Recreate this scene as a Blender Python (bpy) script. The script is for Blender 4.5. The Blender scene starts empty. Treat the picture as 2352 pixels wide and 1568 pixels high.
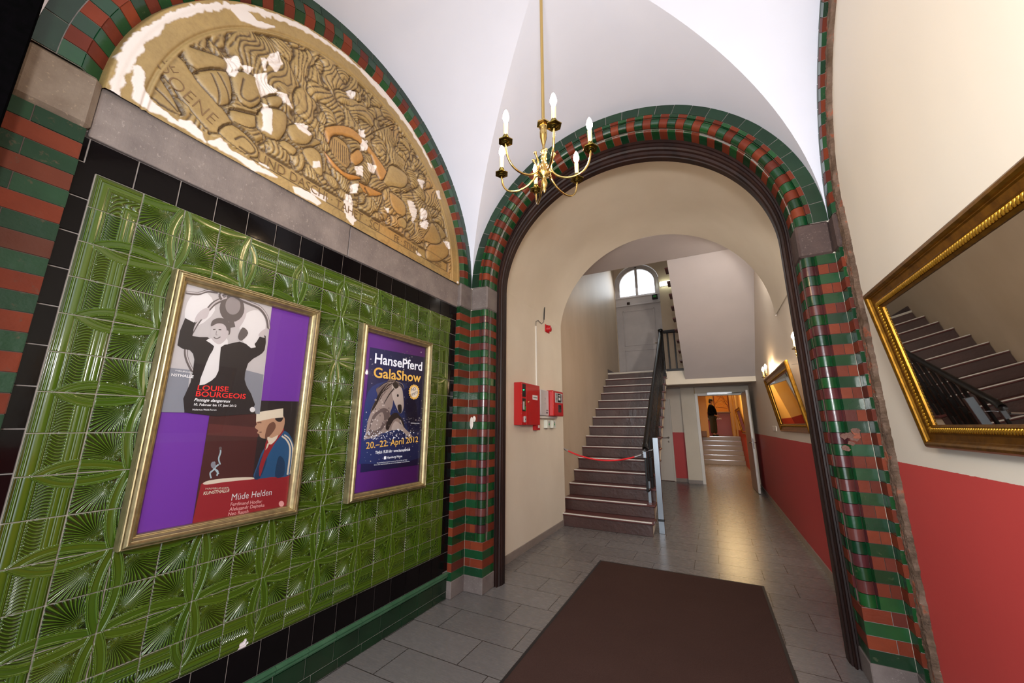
import bpy, math, random
import numpy as np
from mathutils import Vector, Matrix
random.seed(7); RNG = np.random.default_rng(7)
sc = bpy.context.scene
COL = sc.collection
# ---------------------------------------------------------------- camera, exposure, world, daylight
FPX = 867.5
YAW, PITCH, ROLL = [math.radians(a) for a in (-27.566, 12.4935, 0.18)]
CAMH = 1.5
fw = np.array([math.sin(YAW)*math.cos(PITCH), math.cos(YAW)*math.cos(PITCH), math.sin(PITCH)])
rt = np.cross(fw, [0, 0, 1]); rt /= np.linalg.norm(rt); up = np.cross(rt, fw)
cr, sr = math.cos(ROLL), math.sin(ROLL)
CM = np.array([cr*rt+sr*up, -sr*rt+cr*up, -fw])
cd = bpy.data.cameras.new('camera'); cam = bpy.data.objects.new('camera', cd); COL.objects.link(cam)
cd.sensor_fit = 'HORIZONTAL'; cd.sensor_width = 36; cd.lens = FPX/2352*36; cd.clip_start = .02
cam.matrix_world = Matrix([[CM[0][i], CM[1][i], CM[2][i], (0, 0, CAMH)[i]] for i in range(3)]+[[0, 0, 0, 1]])
sc.camera = cam
sc.view_settings.view_transform = 'Standard'; sc.view_settings.look = 'None'
sc.view_settings.exposure = 0.18; sc.view_settings.gamma = 1; sc.view_settings.use_curve_mapping = False
w = bpy.data.worlds.new('daylight'); sc.world = w; w.use_nodes = True
w.node_tree.nodes['Background'].inputs[0].default_value = (.86, .93, 1, 1)
w.node_tree.nodes['Background'].inputs[1].default_value = 2.2

def area(name, loc, target, sx, sy, power, col=(1, 1, 1), spread=math.pi):
    d = bpy.data.lights.new(name, 'AREA'); d.shape = 'RECTANGLE'; d.size = sx; d.size_y = sy
    d.energy = power; d.color = col; d.spread = spread
    o = bpy.data.objects.new(name, d); COL.objects.link(o); o.location = loc
    v = Vector(target)-Vector(loc); o.rotation_euler = v.to_track_quat('-Z', 'Y').to_euler()
    return o
# daylight that falls in through the open street entrance behind the photographer
area('entrance_daylight', (-.45, -1.35, 1.75), (-.7, 3.0, 2.3), 2.6, 2.7, 50, (.86, .92, 1))
# the photographer's small flash beside the camera
area('camera_flash', (.08, -.32, 1.95), (-.6, 4.0, 2.6), .30, .22, 72, (1, .97, .94))
# daylight through the fanlight of the landing door
area('fanlight_daylight', (-1.62, 10.9, 5.65), (-1.6, 7.0, 3.0), 1.0, .8, 9, (.92, .96, 1))
# warm lamps of the rooms out of sight; the stair hall one is added fill
area('stair_hall_fill', (.70, 6.25, 4.15), (-.6, 8.6, 0), .35, .35, 16, (1, .93, .84))
# added fill for passage and end wall, out of view behind the right jamb
area('passage_fill', (.79, 3.80, 2.75), (-.7, 10.5, 1.3), .16, .40, 26, (1, .93, .84), math.radians(120))
area('upper_landing_lamp', (-1.1, 8.8, 7.6), (-1.1, 9.0, 2.8), 1.6, 1.6, 7, (1, .92, .86))
area('back_corridor_lamp', (.25, 15.2, 3.1), (.25, 15.3, 0), .8, 2.4, 75, (1, .70, .33))
area('reception_lamp', (.2, 20.3, 3.7), (.2, 20.4, 0), .9, .9, 30, (1, .70, .33))

def ray(px, py): return CM.T @ np.array([(px-1176)/FPX, -(py-784)/FPX, -1.])
def onx(px, py, X):
    d = ray(px, py); t = X/d[0]; return (X, t*d[1], CAMH+t*d[2])
def ony(px, py, Y):
    d = ray(px, py); t = Y/d[1]; return (t*d[0], Y, CAMH+t*d[2])

# ---------------------------------------------------------------- materials
def lin(c):
    if isinstance(c, str): c = [int(c[i:i+2], 16)/255 for i in (0, 2, 4)]
    return tuple(x/12.92 if x <= .04045 else ((x+.055)/1.055)**2.4 for x in c)
class NT:
    def __init__(s, name):
        s.m = bpy.data.materials.new(name); s.m.use_nodes = True
        s.t = s.m.node_tree; s.n = s.t.nodes; s.l = s.t.links
        s.b = s.n['Principled BSDF']; s.out = s.n['Material Output']
    def N(s, typ, **k):
        n = s.n.new('ShaderNode'+typ)
        for a, v in k.items(): setattr(n, a, v)
        return n
    def L(s, a, b): s.l.new(a, b)
    def coord(s, sx=1, sy=1, sz=1, loc=(0, 0, 0), rot=(0, 0, 0)):
        g = s.N('NewGeometry'); mp = s.N('Mapping')
        mp.inputs['Scale'].default_value = (sx, sy, sz); mp.inputs['Location'].default_value = loc
        mp.inputs['Rotation'].default_value = rot
        s.L(g.outputs['Position'], mp.inputs[0]); return mp.outputs[0]
    def noise(s, vec, scale=5, det=4, rough=.55, dist=0):
        n = s.N('TexNoise'); n.inputs['Scale'].default_value = scale; n.inputs['Detail'].default_value = det
        n.inputs['Roughness'].default_value = rough; n.inputs['Distortion'].default_value = dist
        s.L(vec, n.inputs['Vector']); return n.outputs[0]
    def ramp(s, fac, stops):
        r = s.N('ValToRGB'); e = r.color_ramp.elements
        while len(e) < len(stops): e.new(.5)
        for i, (p, c) in enumerate(stops):
            e[i].position = p; e[i].color = (*c, 1) if not isinstance(c, (int, float)) else (c, c, c, 1)
        s.L(fac, r.inputs[0]); return r.outputs[0]
    def mix(s, fac, a, b, mode='MIX'):
        m = s.N('Mix', data_type='RGBA', blend_type=mode)
        for sock, v in ((m.inputs[0], fac), (m.inputs[6], a), (m.inputs[7], b)):
            if isinstance(v, bpy.types.NodeSocket): s.L(v, sock)
            else: sock.default_value = v if isinstance(v, (int, float)) else (*v, 1)
        return m.outputs[2]
    def math(s, op, a, b=0, clamp=False):
        m = s.N('Math', operation=op, use_clamp=clamp)
        for sock, v in ((m.inputs[0], a), (m.inputs[1], b)):
            if isinstance(v, bpy.types.NodeSocket): s.L(v, sock)
            else: sock.default_value = v
        return m.outputs[0]
    def attr(s, name, out='Fac'):
        a = s.N('Attribute', attribute_name=name); return a.outputs[out]
    def bump(s, h, strength=.3, dist=.01):
        b = s.N('Bump'); b.inputs['Strength'].default_value = strength; b.inputs['Distance'].default_value = dist
        s.L(h, b.inputs['Height']); s.L(b.outputs[0], s.b.inputs['Normal'])
    def set(s, **k):
        names = dict(col='Base Color', rough='Roughness', metal='Metallic', spec='Specular IOR Level', coat='Coat Weight',
                     crough='Coat Roughness', emis='Emission Color', estr='Emission Strength', trans='Transmission Weight', ior='IOR', sheen='Sheen Weight')
        for a, v in k.items():
            sock = s.b.inputs[names[a]]
            if isinstance(v, bpy.types.NodeSocket): s.L(v, sock)
            elif isinstance(v, (int, float)): sock.default_value = v
            else: sock.default_value = (*v, 1)
        return s
M = {}
def plain(name, col, rough=.5, metal=0, **k):
    t = NT(name); t.set(col=lin(col), rough=rough, metal=metal, **k); M[name] = t.m; return t.m
def varied(name, c1, c2, scale=6, rough=.5, r2=None, bump=0, bscale=40, bdist=.003, stretch=(1, 1, 1), **k):
    t = NT(name); v = t.coord(*stretch); n = t.noise(v, scale)
    f = t.ramp(n, [(.3, 0.), (.7, 1.)])
    t.set(col=t.mix(f, lin(c1), lin(c2)), rough=rough, **k)
    if r2 is not None: t.set(rough=t.math('ADD', t.math('MULTIPLY', n, r2-rough), rough))
    if bump: t.bump(t.noise(t.coord(*stretch), bscale, 5), bump, bdist)
    M[name] = t.m; return t.m

varied('vault_paint', 'd9dbe8', 'd3d5e2', 1.2, .6, bump=.12, bscale=9, bdist=.01)
varied('cream_wall', 'dcd2c1', 'd3c8b6', 1.3, .6, bump=.12, bscale=14, bdist=.006)
varied('grey_paint', 'bab1b0', 'b1a9a8', 1.0, .6, bump=.1, bscale=14, bdist=.006)
varied('stair_wall_paint', 'c0ad97', 'ae9a82', 1.1, .5, bump=.2, bscale=9, bdist=.01, stretch=(1, 1, .5))
varied('yellow_wall', 'e0ad52', 'd7a046', 1.5, .6)
varied('dark_entrance', '040404', '060506', 40, .9, spec=.0, bump=.3, bscale=120, bdist=.002)
varied('green_dark_tile', '0f2b18', '081b0f', 5, .16, bump=.08, bscale=14, bdist=.006)
varied('green_mould_tile', '3c5c44', '2a4c35', 7, .2, bump=.08, bscale=12, bdist=.006)
varied('wood_frame', '2e1a15', '180d0c', 9, .5, spec=.25, bump=.5, bscale=60, bdist=.003, stretch=(1, 1, .2))
varied('grout', '8b8480', '716a66', 20, .9)
varied('dark_grout', '5a4a43', '4b3c36', 20, .9)
varied('brown_masonry', '5c3a2e', '6d4c40', 16, .7, bump=.9, bscale=30, bdist=.012)
varied('broken_brick', 'a4502f', '7a4636', 22, .8, bump=.9, bscale=45, bdist=.01)
varied('putty', 'd9d0c8', 'c6bab0', 25, .8, bump=.6, bscale=50, bdist=.004)
varied('baseboard_tile', '8c8078', '7b7069', 8, .35, stretch=(1, 1, 4))
varied('black_paint', '0b0909', '110d0e', 20, .36, spec=.3)
varied('stair_paint', '472e29', '3a2521', 3.2, .30, r2=.42, bump=.32, bscale=22, bdist=.012, coat=.3)
varied('stair_tread', '5c302c', '4d2826', 3, .32, bump=.35, bscale=25, bdist=.005)
plain('nosing_strip', 'd9d3ca', .35, .3)
plain('brushed_steel', '8d9298', .33, 1); plain('chrome', 'c9c9cc', .12, 1)
plain('brass', 'cbab68', .14, 1); plain('dark_brass', '7d6a32', .2, 1)
plain('red_cabinet', 'b80f14', .32, coat=.4); plain('red_plastic', 'b3151c', .35)
plain('silver_cabinet', 'c3c1c2', .4, .2); plain('switch_plastic', 'd9dcd0', .4)
plain('black_plastic', '101012', .35); plain('green_plastic', '12812f', .4)
plain('white_plastic', 'e6e2da', .4); plain('label_white', 'dcdcdc', .6)
plain('door_white', 'cfc8bf', .45); plain('door_edge', 'e4dfd8', .4); plain('door_grey', 'b3a79e', .45)
varied('landing_door_paint', 'b5adaa', 'a8a09e', 3, .5)
plain('rope_red', 'c8141c', .55)
plain('skin_tone', 'a97c62', .55); plain('hair_dark', '17100e', .6); plain('jacket_black', '050407', .9, spec=.1)
plain('trouser_olive', '302c1c', .85); plain('shoe_black', '0c0b0b', .5)
plain('counter_red', '7c1f16', .4); plain('counter_wood', '6b4420', .4); plain('warm_wood', 'c49a63', .5)
plain('orange_print', 'd98a2c', .6); plain('orange_light', 'e9b25a', .6); plain('print_brown', '7a3a1c', .6)
plain('back_tile', '84786e', .3)
plain('cable_grey', '77716b', .5); plain('bulb_cap', 'f2ead8', .4)
varied('candle_sleeve', 'cfc08c', 'd8ca9c', 20, .5)
t = NT('bulb'); t.set(col=(1, .9, .7), emis=(1, .70, .40), estr=230); M['bulb'] = t.m
t = NT('led'); t.set(col=(0, 1, .2), emis=(0, 1, .25), estr=6); M['led'] = t.m
t = NT('tube_lamp'); t.set(col=(1, 1, 1), emis=(.85, 1, .8), estr=14); M['tube_lamp'] = t.m

# mirror and glass
t = NT('mirror_glass'); t.set(col=(.62, .61, .58), rough=.012, metal=1); M['mirror_glass'] = t.m
def thin_glass(name, tint, refl):
    t = NT(name); tr = t.N('BsdfTransparent'); gl = t.N('BsdfGlossy'); mx = t.N('MixShader'); lw = t.N('LayerWeight')
    tr.inputs[0].default_value = (*tint, 1); gl.inputs['Roughness'].default_value = .02; lw.inputs[0].default_value = .25
    f = t.math('MULTIPLY', lw.outputs['Fresnel'], refl, True)
    t.L(f, mx.inputs[0]); t.L(tr.outputs[0], mx.inputs[1]); t.L(gl.outputs[0], mx.inputs[2]); t.L(mx.outputs[0], t.out.inputs[0])
    M[name] = t.m
thin_glass('poster_glass', (.97, .97, .97), 1.0); thin_glass('window_glass', (.95, .97, 1), .8)

# red-and-cream wall: a painted dado with a clean edge at 1.32 m
def dado(name, low, high, h, slope=None):
    t = NT(name); g = t.N('NewGeometry'); sp = t.N('SeparateXYZ'); t.L(g.outputs['Position'], sp.inputs[0])
    z = sp.outputs[2]
    n = t.noise(t.coord(), 30, 2); z2 = t.math('ADD', z, t.math('MULTIPLY', n, .006))
    f = t.math('GREATER_THAN', z2, h+.003)
    v = t.noise(t.coord(), 1.6, 3)
    lo = t.mix(v, lin(low), tuple(x*.88 for x in lin(low))); hi = t.mix(v, lin(high), tuple(x*.94 for x in lin(high)))
    t.set(col=t.mix(f, lo, hi), rough=.55); t.bump(t.noise(t.coord(), 12, 4), .12, .006); M[name] = t.m
dado('red_dado_wall', 'c23a3b', 'dfd3c4', 1.318)
dado('red_dado_lobby', 'c64340', 'e2d9ca', 1.30)
dado('red_dado_back', '9c2a1c', 'e0b872', 1.32)

# floor of long grey porcelain planks with a soft sheen
t = NT('floor_tile')
b = t.N('TexBrick'); b.offset = .37; b.offset_frequency = 2; b.squash = 1
b.inputs['Scale'].default_value = 1; b.inputs['Brick Width'].default_value = .637; b.inputs['Row Height'].default_value = .3175
b.inputs['Mortar Size'].default_value = .0035; b.inputs['Mortar Smooth'].default_value = .2; b.inputs['Bias'].default_value = 0
b.inputs['Color1'].default_value = (*lin('6e6a69'), 1); b.inputs['Color2'].default_value = (*lin('575352'), 1); b.inputs['Mortar'].default_value = (*lin('5b5452'), 1)
t.L(t.coord(1, 1, 1, (.10, .21, 0)), b.inputs['Vector'])
st = t.noise(t.coord(1.4, 9, 1), 2.2, 5, .6); st2 = t.noise(t.coord(4, 40, 1), 3, 4)
c = t.mix(t.ramp(st, [(.3, 0.), (.72, 1.)]), b.outputs[0], lin('5f5b5a')); c = t.mix(.25, c, t.mix(st2, lin('6d6865'), lin('8d8886')))
c = t.mix(b.outputs['Fac'], c, lin('2f2a28'))
t.set(col=c, rough=t.math('ADD', t.math('MULTIPLY', st2, .14), .20)); t.bump(t.math('SUBTRACT', 1, b.outputs['Fac']), .4, .002)
M['floor_tile'] = t.m
# coir mat
t = NT('mat_pile'); n = t.noise(t.coord(), 260, 3, .7); n2 = t.noise(t.coord(), 3, 3)
t.set(col=t.mix(n, lin('38282400'[:6]), t.mix(n2, lin('5e4740'), lin('523d37'))), rough=1., spec=.05); t.bump(n, 1, .006); M['mat_pile'] = t.m
plain('mat_rubber', '171212', .6)
# stone
def stone(name, a, b_, c_):
    t = NT(name); n = t.noise(t.coord(), 4, 6, .65); n2 = t.noise(t.coord(), 60, 4, .7); n3 = t.noise(t.coord(1, 14, 1), 9, 3)
    c = t.mix(t.ramp(n, [(.35, 0.), (.66, 1.)]), lin(a), lin(b_)); c = t.mix(t.ramp(n2, [(.60, 0.), (.72, .8)]), c, lin(c_))
    t.set(col=c, rough=.75); t.bump(t.math('ADD', n2, t.math('MULTIPLY', n3, .6)), .5, .004); M[name] = t.m
stone('lintel_stone', '766b66', '5f5552', '968b84'); stone('broken_stone', '77695c', '5a4a3d', '9a8771')
stone('impost_stone', '6c625e', '574c49', '8a807b'); stone('impost_brown', '4c3a35', '3c2d2a', '7a6862')
# glazed bricks: hue jitter per brick from the face attribute "rnd"
def glazed(name, cols, rough, coat, bump=.25, worn=.0, worncol='8a4a33'):
    t = NT(name); r = t.attr('rnd'); n = t.noise(t.coord(), 9, 4)
    c = t.ramp(r, [(i/(len(cols)-1), lin(x)) for i, x in enumerate(cols)])
    c = t.mix(t.ramp(n, [(.35, 0.), (.7, .35)]), c, tuple(x*.55 for x in lin(cols[0])))
    if worn: c = t.mix(t.ramp(t.noise(t.coord(), 22, 5, .7), [(.62, 0.), (.72, worn)]), c, lin(worncol))
    t.set(col=c, rough=rough, coat=coat, crough=.06); t.bump(t.noise(t.coord(), 16, 4), bump, .006); M[name] = t.m
glazed('green_brick', ['08301a', '0f4022', '1a4a22', '082a14', '183f1c'], .24, .15, worn=.35, worncol='5b5a45')
glazed('green_ring', ['10291a', '143220', '193822', '0e2417'], .36, .0, worn=.3, worncol='55594a')
glazed('red_brick', ['6a2c1c', '783620', '5a261a', '70301d', '522620'], .45, .0, .4, worn=.4, worncol='6b4a42')
glazed('brown_roll', ['4a2226', '5a2c2c', '3c1c20', '64352f'], .22, .2)
glazed('black_tile', ['0a0708', '0d0a0b', '080607', '0a0809'], .10, .0, .04); M['black_tile'].node_tree.nodes['Principled BSDF'].inputs['Specular IOR Level'].default_value = .14
glazed('old_red', ['5a2212', '672a16', '452a20', '542213'], .7, .0, .9, worn=.9, worncol='4a382c')
glazed('old_green', ['17301d', '1d3923', '122719', '23412a'], .5, .0, .7, worn=.8, worncol='4c3d2e')
for q_ in ('old_red', 'old_green', 'red_brick'): M[q_].node_tree.nodes['Principled BSDF'].inputs['Specular IOR Level'].default_value = .18
# olive-green majolica: the glaze pools darker in the hollows of the mould ("glz"), grey joints where "jnt"
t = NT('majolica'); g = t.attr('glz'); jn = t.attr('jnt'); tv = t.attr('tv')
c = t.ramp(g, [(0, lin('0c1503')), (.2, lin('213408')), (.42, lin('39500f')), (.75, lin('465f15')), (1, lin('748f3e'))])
c = t.mix(t.math('MULTIPLY', tv, .3), c, lin('4c5212'), 'MIX')
c = t.mix(jn, c, lin('8e867a')); c = t.mix(t.attr('chip'), c, lin('d9cfd0'))
t.set(col=c, rough=t.math('ADD', t.math('MULTIPLY', jn, .6), .14), coat=t.math('MULTIPLY', t.math('SUBTRACT', 1, jn), .12), crough=.05)
t.bump(t.noise(t.coord(), 30, 3), .06, .004); M['majolica'] = t.m
# ochre terracotta relief
t = NT('relief_clay'); pc = t.attr('pcol', 'Color'); pl = t.attr('plast'); n = t.noise(t.coord(), 45, 5, .65)
c = t.mix(t.ramp(n, [(.4, 0.), (.75, .35)]), pc, lin('5f4528'))
c = t.mix(pl, c, lin('cac0ba'))
t.set(col=c, rough=t.math('ADD', t.math('MULTIPLY', pl, .4), .42)); t.bump(n, .35, .003); M['relief_clay'] = t.m
t = NT('hacked_masonry'); n = t.noise(t.coord(1, 1, .6), 11, 5, .7); n2 = t.noise(t.coord(), 55, 4, .7); n3 = t.noise(t.coord(), 26, 3)
c = t.ramp(n, [(.35, lin('54402f')), (.57, lin('6a5446')), (.62, lin('8a4a30')), (.70, lin('5e483c'))]); c = t.mix(t.ramp(n2, [(.66, 0.), (.72, .9)]), c, lin('b9a596'))
t.set(col=c, rough=.75); t.bump(t.math('ADD', n2, n3), .6, .005); M['hacked_masonry'] = t.m
# gilt frames
def gilt(name, a, b_, rough):
    t = NT(name); n = t.noise(t.coord(1, 1, 1), 26, 5, .6)
    t.set(col=t.mix(t.ramp(n, [(.35, 0.), (.75, 1.)]), lin(a), lin(b_)), rough=rough, metal=.85); t.bump(n, .15, .002); M[name] = t.m
gilt('champagne_gilt', 'b3a27a', '8f8060', .40); gilt('antique_gilt', '96671c', '63400f', .30); gilt('bright_gilt', 'd9a53a', 'b57f22', .24)
# ---------------------------------------------------------------- mesh helpers
ORG = {}
class MB:
    def __init__(s): s.v = []; s.f = []; s.m = []; s.sm = []; s.mats = []; s.r = []
    def mi(s, name):
        if name not in s.mats: s.mats.append(name)
        return s.mats.index(name)
    def add(s, V, Fs, mat, smooth=False, rnd=None):
        o = len(s.v); s.v += [tuple(p) for p in V]; k = s.mi(mat)
        if rnd is None: rnd = random.random()
        for f in Fs: s.f.append([o+i for i in f]); s.m.append(k); s.sm.append(smooth); s.r.append(rnd)
    def box(s, a, b, mat, bev=0, Mx=None, rnd=None):
        x0, y0, z0 = [min(a[i], b[i]) for i in range(3)]; x1, y1, z1 = [max(a[i], b[i]) for i in range(3)]
        if bev <= 0:
            V = [(x, y, z) for x in (x0, x1) for y in (y0, y1) for z in (z0, z1)]
            Fs = [(0, 1, 3, 2), (4, 6, 7, 5), (0, 4, 5, 1), (2, 3, 7, 6), (0, 2, 6, 4), (1, 5, 7, 3)]
        else:
            c = Vector(((x0+x1)/2, (y0+y1)/2, (z0+z1)/2)); h = Vector(((x1-x0)/2, (y1-y0)/2, (z1-z0)/2)); bv = min(bev, *(q*.98 for q in h))
            V = []; ix = {}
            for sx in (-1, 1):
                for sy in (-1, 1):
                    for sz in (-1, 1):
                        for ax in range(3):
                            q = [h[0]-bv, h[1]-bv, h[2]-bv]; q[ax] = h[ax]
                            ix[(sx, sy, sz, ax)] = len(V); V.append((c[0]+sx*q[0], c[1]+sy*q[1], c[2]+sz*q[2]))
            Fs = []
            for ax in range(3):
                o1, o2 = [i for i in range(3) if i != ax]
                for sg in (-1, 1):
                    q = []
                    for a1, a2 in ((-1, -1), (1, -1), (1, 1), (-1, 1)):
                        k = [0, 0, 0]; k[ax] = sg; k[o1] = a1; k[o2] = a2; q.append(ix[(*k, ax)])
                    Fs.append(q)
                for a1 in (-1, 1):
                    for a2 in (-1, 1):
                        k0 = [0, 0, 0]; k0[o1] = a1; k0[o2] = a2; k1 = list(k0); k0[ax] = -1; k1[ax] = 1
                        Fs.append([ix[(*k0, o1)], ix[(*k1, o1)], ix[(*k1, o2)], ix[(*k0, o2)]])
            for sx in (-1, 1):
                for sy in (-1, 1):
                    for sz in (-1, 1): Fs.append([ix[(sx, sy, sz, a)] for a in range(3)])
        if Mx is not None: V = [Mx @ Vector(p) for p in V]
        s.add(V, Fs, mat, rnd=rnd)
    def tube(s, pts, rad, mat, n=10, cap=True, smooth=True):
        pts = [Vector(p) for p in pts]; R = rad if isinstance(rad, (list, tuple)) else [rad]*len(pts)
        V = []; prev = None
        for i, p in enumerate(pts):
            t = (pts[min(i+1, len(pts)-1)]-pts[max(i-1, 0)]).normalized()
            if prev is None:
                a = Vector((0, 0, 1)) if abs(t.z) < .9 else Vector((1, 0, 0)); nrm = t.cross(a).normalized()
            else: nrm = (prev-t*prev.dot(t)).normalized()
            prev = nrm; bn = t.cross(nrm)
            for k in range(n):
                a = 2*math.pi*k/n; V.append(p+(nrm*math.cos(a)+bn*math.sin(a))*R[i])
        Fs = [(i*n+k, i*n+(k+1) % n, (i+1)*n+(k+1) % n, (i+1)*n+k) for i in range(len(pts)-1) for k in range(n)]
        s.add(V, Fs, mat, smooth)
        if cap:
            s.add(V[:n], [list(range(n))], mat); s.add(V[-n:], [list(range(n))], mat)
    def lathe(s, prof, c, mat, n=20, axis='z', smooth=True, ph=0):
        V = []
        for r, h in prof:
            for k in range(n):
                a = 2*math.pi*k/n+ph; x, y = r*math.cos(a), r*math.sin(a)
                V.append((c[0]+x, c[1]+y, c[2]+h) if axis == 'z' else (c[0]+h, c[1]+x, c[2]+y) if axis == 'x' else (c[0]+x, c[1]+h, c[2]+y))
        s.add(V, [(i*n+k, i*n+(k+1) % n, (i+1)*n+(k+1) % n, (i+1)*n+k) for i in range(len(prof)-1) for k in range(n)], mat, smooth)
    def ball(s, c, r, mat, n=12, m=8, Mx=None):
        rx, ry, rz = r if isinstance(r, (tuple, list)) else (r, r, r); V = []
        for i in range(m+1):
            t = math.pi*i/m
            for k in range(n):
                a = 2*math.pi*k/n; V.append(Vector((rx*math.sin(t)*math.cos(a), ry*math.sin(t)*math.sin(a), rz*math.cos(t))))
        if Mx is not None: V = [Mx @ v for v in V]
        V = [v+Vector(c) for v in V]
        s.add(V, [(i*n+k, i*n+(k+1) % n, (i+1)*n+(k+1) % n, (i+1)*n+k) for i in range(m) for k in range(n)], mat, True)
    def poly(s, pts, mat, rnd=None): s.add(pts, [list(range(len(pts)))], mat, rnd=rnd)
    def prism(s, pts, vec, mat):
        n = len(pts); V = [Vector(p) for p in pts]; V += [p+Vector(vec) for p in V]
        s.add(V, [list(range(n)), list(range(2*n-1, n-1, -1))]+[(i, (i+1) % n, n+(i+1) % n, n+i) for i in range(n)], mat)
    def build(s, name, parent=None, org=None):
        me = bpy.data.meshes.new(name)
        base = Vector(ORG.get(parent.name, (0, 0, 0))) if parent else Vector((0, 0, 0))
        o_ = Vector(org) if org is not None else Vector((0, 0, 0))
        if parent: o_ = base
        me.from_pydata([tuple(Vector(p)-o_) for p in s.v], [], s.f)
        for m in s.mats: me.materials.append(M[m])
        me.polygons.foreach_set('material_index', s.m); me.polygons.foreach_set('use_smooth', s.sm)
        a = me.attributes.new('rnd', 'FLOAT', 'FACE'); a.data.foreach_set('value', s.r)
        me.update(); o = bpy.data.objects.new(name, me); COL.objects.link(o)
        if parent: o.parent = parent; ORG[o.name] = tuple(base)
        else: o.location = o_; ORG[o.name] = tuple(o_)
        return o
def root(name, loc, label, cat, group=None):
    o = bpy.data.objects.new(name, None); o.empty_display_size = .05; COL.objects.link(o); o.location = loc
    ORG[o.name] = tuple(loc); o['label'] = label; o['category'] = cat
    if group: o['group'] = group
    return o
def tag(o, label, cat, group=None):
    o['label'] = label; o['category'] = cat
    if group: o['group'] = group
    return o
def struct(o, label=None):
    o['kind'] = 'structure'
    if label: o['label'] = label
    return o
def grid_mesh(name, X, Y, Z, mat, parent=None, smooth=True, attrs=None, cols=None, keep=None):
    h, wd = X.shape; V = np.stack([X, Y, Z], -1).reshape(-1, 3).astype(np.float32)
    if parent: V = V-np.array(ORG[parent.name], np.float32)
    idx = np.arange(h*wd).reshape(h, wd); Q = np.stack([idx[:-1, :-1], idx[:-1, 1:], idx[1:, 1:], idx[1:, :-1]], -1)
    if keep is not None: Q = Q[keep]
    Q = Q.reshape(-1, 4); me = bpy.data.meshes.new(name)
    me.vertices.add(len(V)); me.vertices.foreach_set('co', V.ravel())
    me.loops.add(Q.size); me.loops.foreach_set('vertex_index', Q.ravel().astype(np.int32))
    me.polygons.add(len(Q)); me.polygons.foreach_set('loop_start', np.arange(0, Q.size, 4, dtype=np.int32)); me.polygons.foreach_set('loop_total', np.full(len(Q), 4, np.int32))
    me.update(calc_edges=True); me.polygons.foreach_set('use_smooth', [smooth]*len(Q))
    for k, a in (attrs or {}).items():
        at = me.attributes.new(k, 'FLOAT', 'POINT'); at.data.foreach_set('value', a.ravel().astype(np.float32))
    for k, a in (cols or {}).items():
        at = me.attributes.new(k, 'FLOAT_COLOR', 'POINT'); c4 = np.concatenate([a.reshape(-1, 3), np.ones((a.size//3, 1))], 1); at.data.foreach_set('color', c4.ravel().astype(np.float32))
    me.materials.append(M[mat]); me.validate(); o = bpy.data.objects.new(name, me); COL.objects.link(o)
    if parent: o.parent = parent; ORG[o.name] = ORG[parent.name]
    return o
def text(body, size, at, ex, ey, mat, parent, name='lettering', ext=.0004, xs=1, shear=0, bold=0, align='LEFT', label=None):
    c = bpy.data.curves.new(name, 'FONT'); c.body = body; c.size = size; c.extrude = ext; c.shear = shear; c.offset = bold*size; c.align_x = align; c.resolution_u = 3
    o = bpy.data.objects.new(name, c); COL.objects.link(o)
    ex = Vector(ex).normalized(); ey = Vector(ey).normalized(); n = ex.cross(ey).normalized()
    mt = Matrix([[ex[i]*xs, ey[i], n[i], at[i]] for i in range(3)]+[[0, 0, 0, 1]])
    dg = bpy.context.evaluated_depsgraph_get(); dg.update()
    me = bpy.data.meshes.new_from_object(o.evaluated_get(dg)); me.transform(mt)
    bpy.data.objects.remove(o)
    base = Vector(ORG[parent.name]) if parent else Vector((0, 0, 0))
    me.transform(Matrix.Translation(-base)); me.materials.clear(); me.materials.append(M[mat]); me.name = name
    q = bpy.data.objects.new(name, me); COL.objects.link(q)
    if parent: q.parent = parent; ORG[q.name] = tuple(base)
    if label: q['label'] = label
    return q
def smoothpts(P, n=5, closed=True):
    out = []; k = len(P)
    for i in range(k if closed else k-1):
        p0, p1, p2, p3 = [np.array(P[j % k] if closed else P[min(max(j, 0), k-1)], float) for j in (i-1, i, i+1, i+2)]
        for t in np.linspace(0, 1, n, endpoint=False):
            out.append(.5*((2*p1)+(-p0+p2)*t+(2*p0-5*p1+4*p2-p3)*t*t+(-p0+3*p1-3*p2+p3)*t**3))
    if not closed: out.append(np.array(P[-1], float))
    return out

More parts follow.
